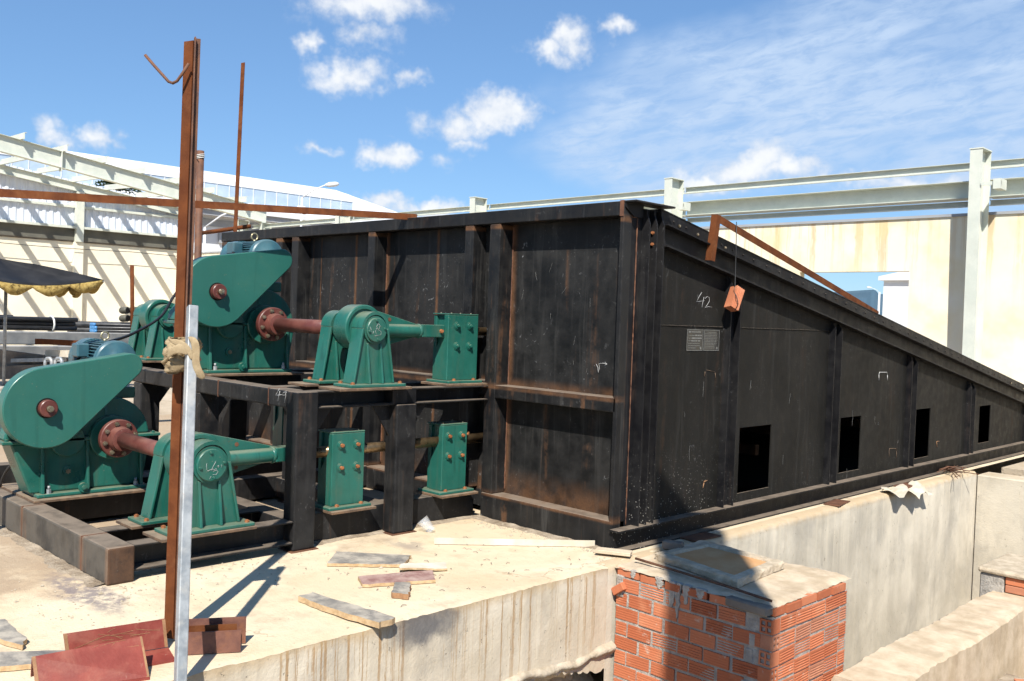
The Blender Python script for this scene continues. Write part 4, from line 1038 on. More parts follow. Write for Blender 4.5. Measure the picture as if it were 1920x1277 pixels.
    q = MB().tube([pt(378, 437, 11.2), pt(415, 432, 10.9), pt(470, 424, 10.9)], .024, 6).build('rusty_bar', 'rust_steel'); tag(q, 'rusty bar lying behind the top left corner of the hopper', 'bar')
    # hanging brick arrangement on the hopper rail
    t = thing('rusty_angle_iron', 'rusty angle iron laid down the hopper slope with a short upright piece', 'angle iron', hit(1345, 410, 0, .10))
    a, b = Vector(hit(1350, 404, 0, .10)), Vector(hit(1648, 584, 0, -.02)); d = (b-a).normalized()
    n1 = Vector((1, 0, 0)); n1 = (n1-d*n1.dot(d)).normalized(); n2 = d.cross(n1)
    if n2.z > 0: n2 = -n2
    angle_mesh(a, b, .055, .006, n2, -n1).build('long_bar', 'rust_steel', t)
    a, b = Vector(hit(1348, 403, 0, .12)), Vector(hit(1336, 489, 0, .105)); d = (b-a).normalized(); n1 = Vector((0, 1, 0)); n1 = (n1-d*n1.dot(d)).normalized(); n2 = d.cross(n1)
    if n2.x > 0: n2 = -n2
    angle_mesh(a-n1*.02, b-n1*.02, .052, .007, n1, n2).build('short_bar', 'rust_steel', t)
    w = MB().tube([hit(1381, 416, 0, .11), hit(1380, 470, 0, .11), hit(1378, 538, 0, .11), hit(1376, 546, 0, .115), hit(1381, 556, 0, .16), hit(1384, 570, 0, .16), hit(1378, 582, 0, .15)], .0035, 6).build('hanging_wire', 'cable')
    tag(w, 'thin dark wire from the rusty arm down to the hanging brick', 'wire')
    tw = MB()
    for k in range(3):
        c0 = Vector(hit(1379, 536+4*k, 0, .11)); tw.tube([c0+Vector((.010*math.cos(R(40*i)), .010*math.sin(R(40*i)), jit(.004))) for i in range(9)], .003, 5, True)
    o = tw.build('wire_twist', 'cable', w)
    b = thing('hanging_brick', 'single orange brick hanging from a wire in front of the black side wall', 'brick', hit(1377, 560, 0, .11))
    M = Matrix.Translation(hit(1377, 560, 0, .11)) @ Matrix.Rotation(R(-27), 4, 'X') @ Matrix.Rotation(R(-18), 4, 'Z')
    brick_mesh(M, .18, .08, .08).build('brick_body', 'brick_clay', b)
def brick_mesh(M, L, W, H, grooves=4, d=.004):
    """length along local z, grooved faces at +-x"""
    prof = []
    def face(s):
        out = []; k = grooves; step = W*.8/k
        ys = []
        y = -W*.4
        for i in range(k):
            ys += [(H/2, y), (H/2-d, y+step*.15), (H/2-d, y+step*.5), (H/2, y+step*.65)]; y += step
        return [(s*x, s*yy) for x, yy in ys]
    prof = [(H/2, -W/2)]+face(1)+[(H/2, W/2), (-H/2, W/2)]+face(-1)+[(-H/2, -W/2)]
    m = MB(M); m.prism(prof, 'z', -L/2, L/2); return m
posts()

# ================================================================== BRICK CHAMBER
def mesh_of(mb, name, mat):
    me = bpy.data.meshes.new(name); me.from_pydata(mb.v, [], mb.f); me.materials.append(MATS[mat]); me.update(); return me
def chamber():
    X0, X1, Y0, Y1 = .262, 1.385, -.272, .665; ZT0 = -.004
    c = thing('brick_chamber', 'square orange brick chamber with a concrete lid beside the hopper corner', 'brick chamber', (.8, .2, -1.0))
    MB().box(X0+.006, X1-.006, Y0+.0055, Y1, -1.05, ZT0-.06).build('mortar_core', 'mortar', c)
    BL, BH, BP = .174, .0775, .0935
    def stretcher(L, d=.004):
        # outer face at +y' (groove side); origin brick centre, length along x
        M = Matrix(((0, 0, 1, 0), (1, 0, 0, 0), (0, 1, 0, 0), (0, 0, 0, 1)))
        return brick_mesh(M, L, BH, .07, 4, d)
    full = mesh_of(stretcher(BL), 'brick', 'fired_brick'); half = mesh_of(stretcher(.084), 'brick', 'fired_brick')
    fplain = mesh_of(stretcher(BL, .0009), 'brick', 'fired_brick'); hplain = mesh_of(stretcher(.084, .0012), 'brick', 'fired_brick')
    def holed(flip):
        # end brick showing four holes on its -y end; built as walls round recessed dark ends
        m = MB(); s = .0405
        return m
    def end_mesh():
        m = MB(); a = .0405; hs = .0125; c_ = .018; y0, y1 = -.042, .042; dep = .03
        # outer tube
        m.add([(-a, y0, -a), (a, y0, -a), (a, y0, a), (-a, y0, a), (-a, y1, -a), (a, y1, -a), (a, y1, a), (-a, y1, a)], [(0, 4, 5, 1), (1, 5, 6, 2), (2, 6, 7, 3), (3, 7, 4, 0), (4, 7, 6, 5)])
        # front face as a 5x5 grid with four square-ish holes
        g = [-a, -c_-hs, -c_+hs, c_-hs, c_+hs, a]
        for i in range(5):
            for j in range(5):
                q = [(g[i], y0, g[j]), (g[i+1], y0, g[j]), (g[i+1], y0, g[j+1]), (g[i], y0, g[j+1])]
                if i in (1, 3) and j in (1, 3):
                    k = [(x, y0+dep, z) for x, _, z in q]
                    m.add(q+k, [(0, 4, 5, 1), (1, 5, 6, 2), (2, 6, 7, 3), (3, 7, 4, 0), (4, 7, 6, 5)][0:5])
                    m.f[-1] = m.f[-1][::-1]
                else: m.add(q, [(0, 1, 2, 3)])
        return m
    endm = mesh_of(end_mesh(), 'brick', 'fired_brick')
    def put(me, loc, rz, jr=.004):
        o = bpy.data.objects.new('brick', me); COL.objects.link(o); o.parent = c
        o.location = Vector(loc)+Vector((jit(.004), jit(.004), jit(.0035)))-wloc(c); o.rotation_euler = (jit(.018), jit(.02), rz+jit(.018)); return o
    zc = ZT0-.062-BP/2
    for k in range(11):
        z = zc-k*BP
        # front face (normal -y)
        x = X0+.01; first = True
        while x < X1-.05:
            L = .084 if (first and k % 2) else BL
            last = x+L+.01+.09 > X1
            if k % 2 == 0 and x+BL > X1-.095:      # end brick with holes then stop
                break
            if x+L > X1-.001:
                L = .084
                if x+L > X1+.02: break
            put((fplain if random.random() < .72 else full) if L == BL else hplain, (x+L/2, Y0+.035, z), math.pi)
            x += L+.017; first = False
        if k % 2 == 0: put(endm, (X1-.0415, Y0+.039, z), 0)
        # right face (normal +x)
        y = Y0+(.094 if k % 2 == 0 else .006); first = True
        if k % 2 == 1:
            o = put(endm, (X1-.039, Y0+.0425, z), math.pi/2); y = Y0+.095
        while y < Y1-.07:
            L = BL
            if y+L > Y1-.09 and k % 2 == 0: L = min(.084, Y1-y)
            if y+L > Y1+.004: L = .084
            if y+L > Y1+.03: break
            put(full if L == BL else half, (X1-.035, y+L/2, z), -math.pi/2)
            y += L+.0115
        if k % 2 == 0 and y < Y1-.02: put(endm, (X1-.039, min(y+.0425, Y1-.03), z), math.pi/2)
    # thin top course of split bricks
    def thin(L): return mesh_of(MB().box(-L/2, L/2, -.035, .035, -.0225, .0225), 'brick', 'fired_brick')
    th = thin(.17); th2 = thin(.11)
    x = X0+.02
    for L, me in ((.15, th), (.17, th), (.11, th2), (.17, th), (.17, th)):
        put(me, (x+L/2, Y0+.034, ZT0-.033), math.pi); x += L+.022
    y = Y0+.03
    for L, me in ((.11, th2), (.17, th), (.17, th), (.17, th), (.17, th)):
        if y+L < Y1+.02: put(me, (X1-.034, y+L/2, ZT0-.033), -math.pi/2)
        y += L+.018
    # mortar bed on top with drips
    m = MB(); n = 44; V = []
    for j in range(n):
        for i in range(n):
            xx = X0-.01+(X1-X0-.0)*i/(n-1); yy = Y0-.004+(Y1-Y0+.07)*j/(n-1); e = 0
            if j in (0, 1) or i >= n-2: e = -.010
            V.append((xx+jit(.004), yy+jit(.004), ZT0+.004+e+.012*math.sin(xx*9)*math.sin(yy*7)*.5+jit(.003)+(.03*max(0, 1-(xx-X0)/.35)*max(0, (yy+.1)))))
    m.add(V, [(j*n+i, j*n+i+1, (j+1)*n+i+1, (j+1)*n+i) for j in range(n-1) for i in range(n-1)], True)
    m.build('mortar_bed', 'plaster_top', c)
    for xx, L, w_ in ((.40, .05, .04), (.60, .07, .05), (.70, .16, .05), (.745, .22, .035), (.80, .12, .05), (.90, .06, .07)):
        n_ = 9; A = [(xx-w_*.5*(1-(k/n_)**2*.6)+jit(.008), ZT0-L*k/n_) for k in range(n_+1)]; B_ = [(xx+w_*.5*(1-(k/n_)**2*.6)+jit(.008), ZT0-L*k/n_) for k in range(n_, -1, -1)]
        MB().prism([(zz, xv) for xv, zz in A+B_], 'y', Y0-.004, Y0+.03).build('mortar_drip', 'mortar', c, bevel=.004)
    MB().box(.262, .33, Y0-.004, Y0+.05, -.20, -.05).build('mortar_patch', 'mortar', c, bevel=.012)
    for (xx, zz) in ((1.215, -.31), (1.19, -.497), (1.23, -.215)):
        MB().box(xx, xx+.055, Y0-.001, Y0+.05, zz-.045, zz+.045).build('mortar_patch', 'mortar', c, bevel=.01)
    # lid
    l = thing('chamber_lid', 'square concrete lid with raised rim and orange pan on the brick chamber', 'lid', (.68, .23, .01))
    a = [Vector((.335, .045, 0)), Vector((1.05, -.10, 0)), Vector((1.0, .55, 0)), Vector((.37, .60, 0))]
    ce = sum(a, Vector())/4; z0, z1 = .004, .052
    m = MB(); N = 14
    def ring(s, z, j):
        out = []
        for i in range(4):
            p, q = a[i], a[(i+1) % 4]
            for k in range(N):
                r_ = ce+(p.lerp(q, k/N)-ce)*s; out.append((r_.x+jit(j), r_.y+jit(j), z+jit(j*.5)))
        return out
    rs = [ring(1.0, z0, .004), ring(1.005, z1-.012, .006), ring(.975, z1, .004), ring(.80, z1+.002, .003), ring(.77, z1-.014, .002)]
    V = sum(rs, []); n4 = 4*N
    m.add(V, [(k*n4+i, k*n4+(i+1) % n4, (k+1)*n4+(i+1) % n4, (k+1)*n4+i) for k in range(4) for i in range(n4)], False)
    m.build('lid_rim', 'lid_rim', l)
    m = MB(); m.add([(x, y, z1-.014) for x, y, _ in rs[4]], [tuple(range(n4))]); m.build('lid_pan', 'lid_pan', l)
    o = MB().tube([(.30, -.12, .03), (.62, -.13, .022), (1.02, -.17, .02), (1.36, -.255, .03)], .0085, 8).build('rebar', 'rust_dark'); tag(o, 'thin rusty reinforcing bar lying across the chamber top', 'rebar')
    M = Matrix.Translation((1.225, -.262, -.028)) @ Matrix.Rotation(R(-3), 4, 'Z')
    q = MB(M); q.box(-.14, .14, -.04, .04, -.026, .026); o = q.build('stone_block', 'grey_wood', bevel=.008); tag(o, 'grey weathered block on the front corner of the brick chamber', 'block')
    M = Matrix.Translation((.30, .30, .055)) @ Matrix.Rotation(R(20), 4, 'Z'); q = MB(M); q.box(-.07, .07, -.035, .035, -.028, .028); o = q.build('brick_scrap', 'grey_wood', bevel=.008)
    tag(o, 'small dirty brick scrap between the lid and the hopper base', 'brick')
    M = Matrix.Translation((.30, Y0-.012, -.14)) @ Matrix.Rotation(R(-35), 4, 'Y'); q = MB(M); q.box(-.05, .05, -.02, .02, -.025, .025); q.build('brick', 'fired_brick', c, bevel=.004)
chamber()

# ================================================================== LOOSE THINGS ON THE SLAB
def board(corners, z0, th, name, mat, label, cat, edge=None, rough=.006, group=None):
    """corners: four ground points in order; a sheet of given thickness with frayed edges"""
    C4 = [Vector((*c[:2], 0)) for c in corners]; n = 12; m = MB()
    def per(z, j):
        out = []
        for i in range(4):
            p, q = C4[i], C4[(i+1) % 4]; k_ = n if (q-p).length > .2 else 4
            for k in range(k_): r_ = p.lerp(q, k/k_); out.append((r_.x+jit(j), r_.y+jit(j), z+(c_z(r_))))
        return out
    zs = [c[2] if len(c) > 2 else 0 for c in corners]
    def c_z(p):
        w = [1/(.02+(p-c).length)**2 for c in C4]; return sum(a*b for a, b in zip(w, zs))/sum(w)
    st_ = random.getstate(); lo = per(z0, rough); random.setstate(st_); hi = per(z0+th, rough); k = len(lo)
    m.add(hi, [tuple(range(k))]); m.add(lo, [tuple(range(k-1, -1, -1))])
    t = thing(name, label, cat, tuple(sum((c for c in C4), Vector())/4), group)
    m.build('sheet', mat, t)
    e = MB(); e.add(lo+hi, [(i, (i+1) % k, k+(i+1) % k, k+i) for i in range(k)]); e.build('cut_edge', edge or 'ply_edge', t)
    return t
def loose():
    z = .004
    board([(-.827, -1.752), (-.522, -1.394), (-.674, -1.216), (-1.038, -1.541)], z, .018, 'plywood_offcut', 'plywood', 'grey weathered plywood offcut, the largest board on the slab', 'board')
    board([(-.485, -1.767), (-.328, -1.846), (-.147, -1.458), (-.323, -1.333)], z, .018, 'plywood_offcut', 'plywood_red', 'reddish film-faced plywood strip lying on the slab', 'board')
    board([(-.50, -1.44, .02), (-.43, -1.50, .018), (-.30, -1.23), (-.43, -1.14)], z+.002, .012, 'plywood_offcut', 'pale_board', 'pale thin plywood sliver propped on the reddish strip', 'board')
    board([(-.074, -1.833), (.011, -1.788), (-.158, -1.629), (-.225, -1.697)], z, .03, 'plywood_offcut', 'plywood', 'small dark square plywood scrap on the slab', 'board', 'cut_edge')
    board([(-.326, -2.275), (.310, -2.219, .008), (.289, -2.09, .006), (-.343, -2.174)], z, .030, 'plywood_offcut', 'plywood', 'peeling grey board overhanging the slab edge', 'board', None, .010)
    board([(-1.1, -3.80), (-.478, -3.605), (-.56, -3.56), (-.9, -3.55)], z, .022, 'plywood_offcut', 'plywood', 'grey board at the left picture edge near the red channels', 'board')
    board([(-.40, -3.95), (-.05, -3.38), (-.19, -3.30), (-.50, -3.78)], z+.0, .022, 'plywood_offcut', 'plywood', 'grey board under the red channel offcut', 'board')
    # pale steel angle on the slab
    a, b = Vector((-.86, -.86, .004)), Vector((-.13, -.02, .004)); d = (b-a).normalized(); s_ = Vector((-d.y, d.x, 0))
    o = angle_mesh(a, b, .045, .005, Vector((0, 0, 1)), s_).build('pale_angle_bar', 'pale_board'); tag(o, 'pale dusty angle bar lying on the slab in front of the hopper', 'angle bar')
    # plastic cup
    t = thing('plastic_cup', 'clear plastic cup lying by the foot of the black post', 'cup', (-1.18, -.66, .03))
    M = Matrix.Translation((-1.17, -.66, .045)) @ Matrix.Rotation(R(-35), 4, 'Y') @ Matrix.Rotation(R(25), 4, 'X')
    m = MB(M); m.lathe((0, 0, -.05), (0, 0, 1), [(0, .0), (0, .032), (.05, .038), (.11, .046), (.112, .048), (.11, .044), (.05, .036), (.003, .030), (.003, 0)], 28); m.build('cup_wall', 'clear_plastic', t, auto=40)
    # red channel offcuts
    def chan(name, label, p0, p1, w, hgt, tilt, mat='red_primer'):
        p0, p1 = Vector(p0), Vector(p1); d = (p1-p0).normalized(); s_ = Vector((0, 0, 1)).cross(d).normalized(); n_ = d.cross(s_)
        M = Matrix((d, s_, n_)).transposed().to_4x4(); M.translation = p0; M = M @ Matrix.Rotation(tilt, 4, 'X')
        L = (p1-p0).length; t = thing(name, label, 'channel', tuple(p0.lerp(p1, .5)))
        q = MB(M); q.box(0, L, 0, .009, 0, hgt); q.box(0, L, .0092, w, 0, .009); q.box(0, L, w-.009, w, .0092, hgt); q.build('channel_body', mat, t, bevel=.002)
        q = MB(M); q.box(L+.0004, L+.0012, 0, .009, 0, hgt); q.box(L+.0004, L+.0012, .009, w, 0, .009); q.box(-.0012, -.0004, 0, .009, 0, hgt); q.box(-.0012, -.0004, .009, w, 0, .009)
        q.build('sawn_end', 'cut_edge', t)
        return t
    def plate(t, P4, th, mat):
        P4 = [Vector(p) for p in P4]; nrm = (P4[1]-P4[0]).cross(P4[3]-P4[0]).normalized()*th
        m = MB(); m.add([tuple(p) for p in P4]+[tuple(p+nrm) for p in P4], [(3, 2, 1, 0), (4, 5, 6, 7), (0, 1, 5, 4), (1, 2, 6, 5), (2, 3, 7, 6), (3, 0, 4, 7)]); return m.build('channel_face', mat, t)
    def redchan(label, A, B_, B2, A2, flange, lip):
        """A-B_ foot, B2-A2 head of the broad leaning face; a flange runs back from the head, a lip from the foot"""
        A, B_, B2, A2, flange, lip = [Vector(v) for v in (A, B_, B2, A2, flange, lip)]
        t = thing('red_channel', label, 'channel', tuple((A+B_)/2), 'red channel offcuts')
        plate(t, [A, B_, B2, A2], -.009, 'red_primer')
        plate(t, [A2+flange*.02, B2+flange*.02, B2+flange, A2+flange], -.009, 'red_primer')
        plate(t, [A+lip*.05, B_+lip*.05, B_+lip, A+lip], .009, 'red_primer')
        nrm = (B_-A).cross(A2-A).normalized()*.0012
        for P_, Q_, d in ((A, A2, (B_-A).normalized()), (B_, B2, (A-B_).normalized())):
            m = MB(); m.add([tuple(P_+nrm), tuple(P_+d*.014+nrm), tuple(Q_+d*.014+nrm), tuple(Q_+nrm)], [(0, 1, 2, 3)]); m.build('sawn_edge', 'cut_edge', t)
        for k in range(12):
            u0_, v0_ = random.uniform(.08, .7), random.uniform(.15, .9); du, dv = random.uniform(.08, .35), jit(.3)
            f_ = lambda u_, v_: A.lerp(B_, u_).lerp(A2.lerp(B2, u_), max(.02, min(.98, v_)))+nrm*.8
            MB().tube([f_(u0_, v0_), f_(u0_+du*.5, v0_+dv*.5+jit(.02)), f_(u0_+du, v0_+dv)], .0010, 4).build('scratch', 'cut_edge', t)
    redchan('red primed channel offcut in front with a scratched broad face, bottom left corner', (.06, -3.72, .006), (.175, -3.31, .006), (.035, -3.285, .135), (-.005, -3.72, .135), (-.07, .02, -.10), (.02, -.008, -.001))
    redchan('red primed channel offcut lying open behind the scratched one', (-.17, -3.52, .012), (-.095, -3.105, .012), (-.12, -3.11, .135), (-.195, -3.53, .135), (-.012, .003, -.002), (.165, -.04, -.004))
    t = thing('rusty_bracket', 'small stepped rusty steel bracket beside the foot of the galvanised tube', 'bracket', (.05, -2.97, 0))
    d = Vector((.50, .86, 0)).normalized(); s_ = Vector((-d.y, d.x, 0)); M = Matrix((d, s_, Vector((0, 0, 1)))).transposed().to_4x4(); M.translation = (.02, -3.10, .004)
    q = MB(M); q.box(0, .26, 0, .008, 0, .10); q.box(0, .26, .008, .11, 0, .008); q.build('front_plate', 'rust_purple', t)
    q = MB(M); q.box(0, .24, .045, .053, .0085, .115); q.build('middle_plate', 'rust_steel', t)
    q = MB(M); q.box(0, .28, .112, .12, 0, .125); q.build('rear_plate', 'rust_purple', t)
    # bricks and timber under the skid
    for i, (xx, yy, rz, lab) in enumerate(((-1.95, -2.52, 12, 'hollow brick in the shade under the lower reducer frame'), (-1.70, -2.35, 60, 'ribbed brick lying inside the lower frame next to the stand'))):
        b = thing('loose_brick', lab, 'brick', (xx, yy, .045)); M = Matrix.Translation((xx, yy, .045)) @ Matrix.Rotation(R(rz), 4, 'Z') @ Matrix.Rotation(R(90), 4, 'X') @ Matrix.Rotation(R(0), 4, 'Z')
        brick_mesh(M, .18, .08, .08).build('brick_body', 'brick_clay', b)
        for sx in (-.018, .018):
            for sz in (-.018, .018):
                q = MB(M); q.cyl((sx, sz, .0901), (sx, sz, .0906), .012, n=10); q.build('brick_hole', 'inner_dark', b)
    board([(-1.98, -2.25), (-1.52, -2.42), (-1.48, -2.20), (-1.9, -2.02)], .03, .02, 'timber_scrap', 'pale_board', 'pale board scrap inside the lower frame behind the bearing stand', 'board')
    # torn burlap, packing plates along the wall top
    for (yy, lab) in ((.85, 'rusty packing plate under the hopper base, nearest the corner'), (3.05, 'rusty packing plate under the middle of the hopper base'), (4.6, 'rusty packing plate under the hopper base beside the torn rag')):
        M = Matrix.Translation((.16, yy, .008)) @ Matrix.Rotation(R(jit(12)), 4, 'Z'); q = MB(M); q.box(-.07, .07, -.16, .16, -.004, .004); o = q.build('packing_plate', 'rust_dark'); tag(o, lab, 'plate', 'packing plates')
    m = MB(); n = 12; V = []
    for j in range(5):
        for i in range(n):
            V.append((.16+.05*j+jit(.015), 3.95+.075*i+jit(.02), .02-.03*max(0, j-1.5)*(1 if i > 5 else .3)+.03*math.sin(i*1.3+j)+jit(.01)))
    m.add(V, [(j*n+i, j*n+i+1, (j+1)*n+i+1, (j+1)*n+i) for j in range(4) for i in range(n-1)], True); o = m.build('torn_rag', 'burlap'); tag(o, 'torn beige rag hanging over the top of the pit wall', 'rag')
    m = MB()
    for k in range(14):
        a = Vector((.15+jit(.06), 5.95+jit(.12), .015+random.random()*.03)); m.tube([a, a+Vector((jit(.15), jit(.3), .03)), a+Vector((jit(.2), jit(.5), .0))], .005, 5)
    o = m.build('wire_tangle', 'rust_dark'); tag(o, 'tangle of rusty tie wire on the far end of the pit wall', 'wire')
    M = Matrix.Translation((.10, -.10, .03)) @ Matrix.Rotation(R(28), 4, 'Z'); q = MB(M); q.box(-.12, .12, -.045, .045, -.012, .012); o = q.build('steel_shim', 'plaster_top', bevel=.003); tag(o, 'pale flat shim wedged under the hopper front corner', 'shim')
    # drifts of dark grit along the feet of the steel
    from mathutils import noise as mn
    def drift(name, label, P0, P1, out, w0, hgt):
        P0, P1, out = Vector(P0), Vector(P1), Vector(out); m = MB(); V = []; n_ = int((P1-P0).length/.03); rows = 5
        for r_ in range(rows):
            f_ = r_/(rows-1)
            for i in range(n_+1):
                q = P0.lerp(P1, i/n_); wv = w0*(.55+.6*mn.fractal(Vector((q.x*4, q.y*4, 3)), .8, 2.1, 5)+.35); wv = max(.02, wv)
                zz = .001+hgt*(1-f_)**1.3*(.6+.5*mn.noise(Vector((q.x*9, q.y*9, r_))))+(.003*random.random() if 0 < r_ < rows-1 else 0)
                if r_ == rows-1: zz = .0005
                p = q+out*(wv*f_+jit(.004)); V.append((p.x, p.y, max(.0006, zz)))
        m.add(V, [(r_*(n_+1)+i, (r_+1)*(n_+1)+i, (r_+1)*(n_+1)+i+1, r_*(n_+1)+i+1) for r_ in range(rows-1) for i in range(n_)], True)
        o = m.build(name, 'pit_earth'); tag(o, label, 'dirt', kind='stuff')
    drift('grit_drift', 'dark grit swept along the foot of the hopper front', (-1.36, -.005, 0), (-.02, -.005, 0), (0, -1, 0), .085, .022)
    drift('grit_drift', 'brown grit along the foot of the drive frame', (-1.388, -1.5, 0), (-1.388, -.02, 0), (1, 0, 0), .07, .016)
    drift('grit_drift', 'dusty earth along the front of the skid beam', (-4.2, -2.936, 0), (-1.25, -2.936, 0), (0, -1, 0), .09, .018)
    # fine debris
    m = MB()
    for k in range(620):
        u = random.random()
        if u < .45: x, y = -1.3+random.random()*1.3, -.02-abs(random.gauss(0, .10))
        elif u < .58: x, y = random.uniform(-1.35, .2), random.uniform(-2.9, -.2)
        else: x, y = -1.3+random.gauss(.25, .25), random.uniform(-3.4, -1.5)
        if x > .2: continue
        s = random.uniform(.002, .006)*(2.4 if random.random() < .07 else 1)
        m.add([(x-s, y-s*.7, .002), (x+s*.9, y-s, .002), (x+s*.8, y+s, .002), (x-s*.8, y+s*.8, .002), (x+jit(s*.5), y+jit(s*.5), .002+s*random.uniform(.6, 1.2))], [(0, 1, 4), (1, 2, 4), (2, 3, 4), (3, 0, 4)])
    o = m.build('slab_grit', 'stone'); tag(o, 'small stones and grit scattered over the slab', 'grit', kind='stuff')
    m = MB()
    for k in range(46):
        x, y = (random.uniform(-.9, .1), random.uniform(-1.9, -.3)) if k < 50 else (random.uniform(-1.2, .1), random.uniform(-3, -1.7))
        a = random.uniform(0, 6.3); L = random.uniform(.015, .045); m.tube([(x, y, .004), (x+L*.5*math.cos(a), y+L*.5*math.sin(a), .010), (x+L*math.cos(a+.4), y+L*math.sin(a+.4), .004)], .0018, 4)
    o = m.build('wood_shavings', 'grey_wood'); tag(o, 'curled wood shavings and straw on the slab', 'shavings', kind='stuff')
    # rubble in the pit
    m = MB()
    for k in range(260):
        x, y = random.uniform(.3, 1.4), random.uniform(-3.3, -.4); s = random.uniform(.01, .05); zz = -1.02+.12*max(0, (.8-x)/.6)
        V = [(x+s*jit(1), y+s*jit(1), zz+s*jit(.8)) for _ in range(8)]
        m.add([(x-s, y-s*.7, zz-s*.3), (x+s, y-s*.8, zz-s*.3), (x+s*.7, y+s, zz-s*.3), (x-s*.9, y+s*.8, zz-s*.3), (x-s*.5, y-s*.5, zz+s*.7), (x+s*.6, y-s*.3, zz+s*.6), (x+s*.3, y+s*.6, zz+s*.8), (x-s*.6, y+s*.4, zz+s*.5)],
              [(4, 5, 6, 7), (0, 1, 5, 4), (1, 2, 6, 5), (2, 3, 7, 6), (3, 0, 4, 7)])
    o = m.build('pit_rubble', 'stone'); tag(o, 'broken stone and mortar rubble in the pit', 'rubble', kind='stuff')
    # bricks dumped in the pit by the ground beam
    spots = [(1.66, .30, -.66, 20, 'dumped brick at the bottom edge in front of the chamber corner'), (1.95, .42, -.70, -10, 'dumped brick at the bottom edge beside the ground beam end'), (2.12, 1.92, -.80, 35, 'hollow brick in the bottom right corner, uppermost'),
             (2.02, 1.55, -.86, -25, 'hollow brick in the bottom right corner, lying lower'), (2.2, 1.65, -.84, 70, 'hollow brick at the right picture edge below the beam')]
    for (xx, yy, zz, rz, lab) in spots:
        b = thing('dumped_brick', lab, 'brick', (xx, yy, zz)); M = Matrix.Translation((xx, yy, zz)) @ Matrix.Rotation(R(rz), 4, 'Z') @ Matrix.Rotation(R(90), 4, 'Y')
        brick_mesh(M, .20, .09, .09).build('brick_body', 'brick_clay', b)
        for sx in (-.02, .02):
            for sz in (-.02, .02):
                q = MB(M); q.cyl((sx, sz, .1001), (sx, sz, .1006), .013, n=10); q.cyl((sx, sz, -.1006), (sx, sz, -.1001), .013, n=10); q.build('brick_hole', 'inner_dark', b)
    m = MB()
    for (x0, x1, y0, y1, zt) in ((1.5, 2.2, -.1, .38, -.72), (1.82, 2.6, 1.2, 2.4, -.90)): m.box(x0, x1, y0, y1, -1.2, zt)
    struct(m, 'earth_bank', 'pit_earth')
loose()

# ================================================================== SHED FRAME, WALLS, BACKGROUND
def i_col(f, x, y, z0, z1, taper=0, nm='column'):
    """I-column, flanges facing -y and +y, web along y"""
    w, d, t = .10, .17, .012
    m = MB(); dt = d+taper
    m.add([(x-w, y-d, z0), (x+w, y-d, z0), (x+w, y-d+t, z0), (x-w, y-d+t, z0), (x-w, y-dt, z1), (x+w, y-dt, z1), (x+w, y-dt+t, z1), (x-w, y-dt+t, z1)],
          [(0, 3, 2, 1), (4, 5, 6, 7), (0, 1, 5, 4), (1, 2, 6, 5), (2, 3, 7, 6), (3, 0, 4, 7)])
    m.box(x-w, x+w, y+d-t, y+d, z0, z1)
    m.add([(x-.005, y-d+t, z0), (x+.005, y-d+t, z0), (x+.005, y+d-t, z0), (x-.005, y+d-t, z0), (x-.005, y-dt+t, z1), (x+.005, y-dt+t, z1), (x+.005, y+d-t, z1), (x-.005, y+d-t, z1)],
          [(0, 3, 2, 1), (4, 5, 6, 7), (0, 1, 5, 4), (1, 2, 6, 5), (2, 3, 7, 6), (3, 0, 4, 7)])
    m.box(x-w-.01, x+w+.01, y-dt-.01, y+d+.01, z1+.0005, z1+.02)
    return m.build(nm, 'frame_cream', f)
def xbeam(f, x0, x1, y, z0, z1, nm='girt', w=.05, kind='C'):
    m = MB(); t = .008
    if kind == 'C':
        m.box(x0, x1, y, y+t, z0, z1); m.box(x0, x1, y-w, y, z1-t, z1); m.box(x0, x1, y-w, y, z0, z0+t); m.box(x0, x1, y-w, y-w+t, z0+t, z0+.02)
    else:
        m.box(x0, x1, y-.004, y+.004, z0+t, z1-t); m.box(x0, x1, y-w, y+w, z1-t, z1); m.box(x0, x1, y-w, y+w, z0, z0+t)
    return m.build(nm, 'frame_cream', f)
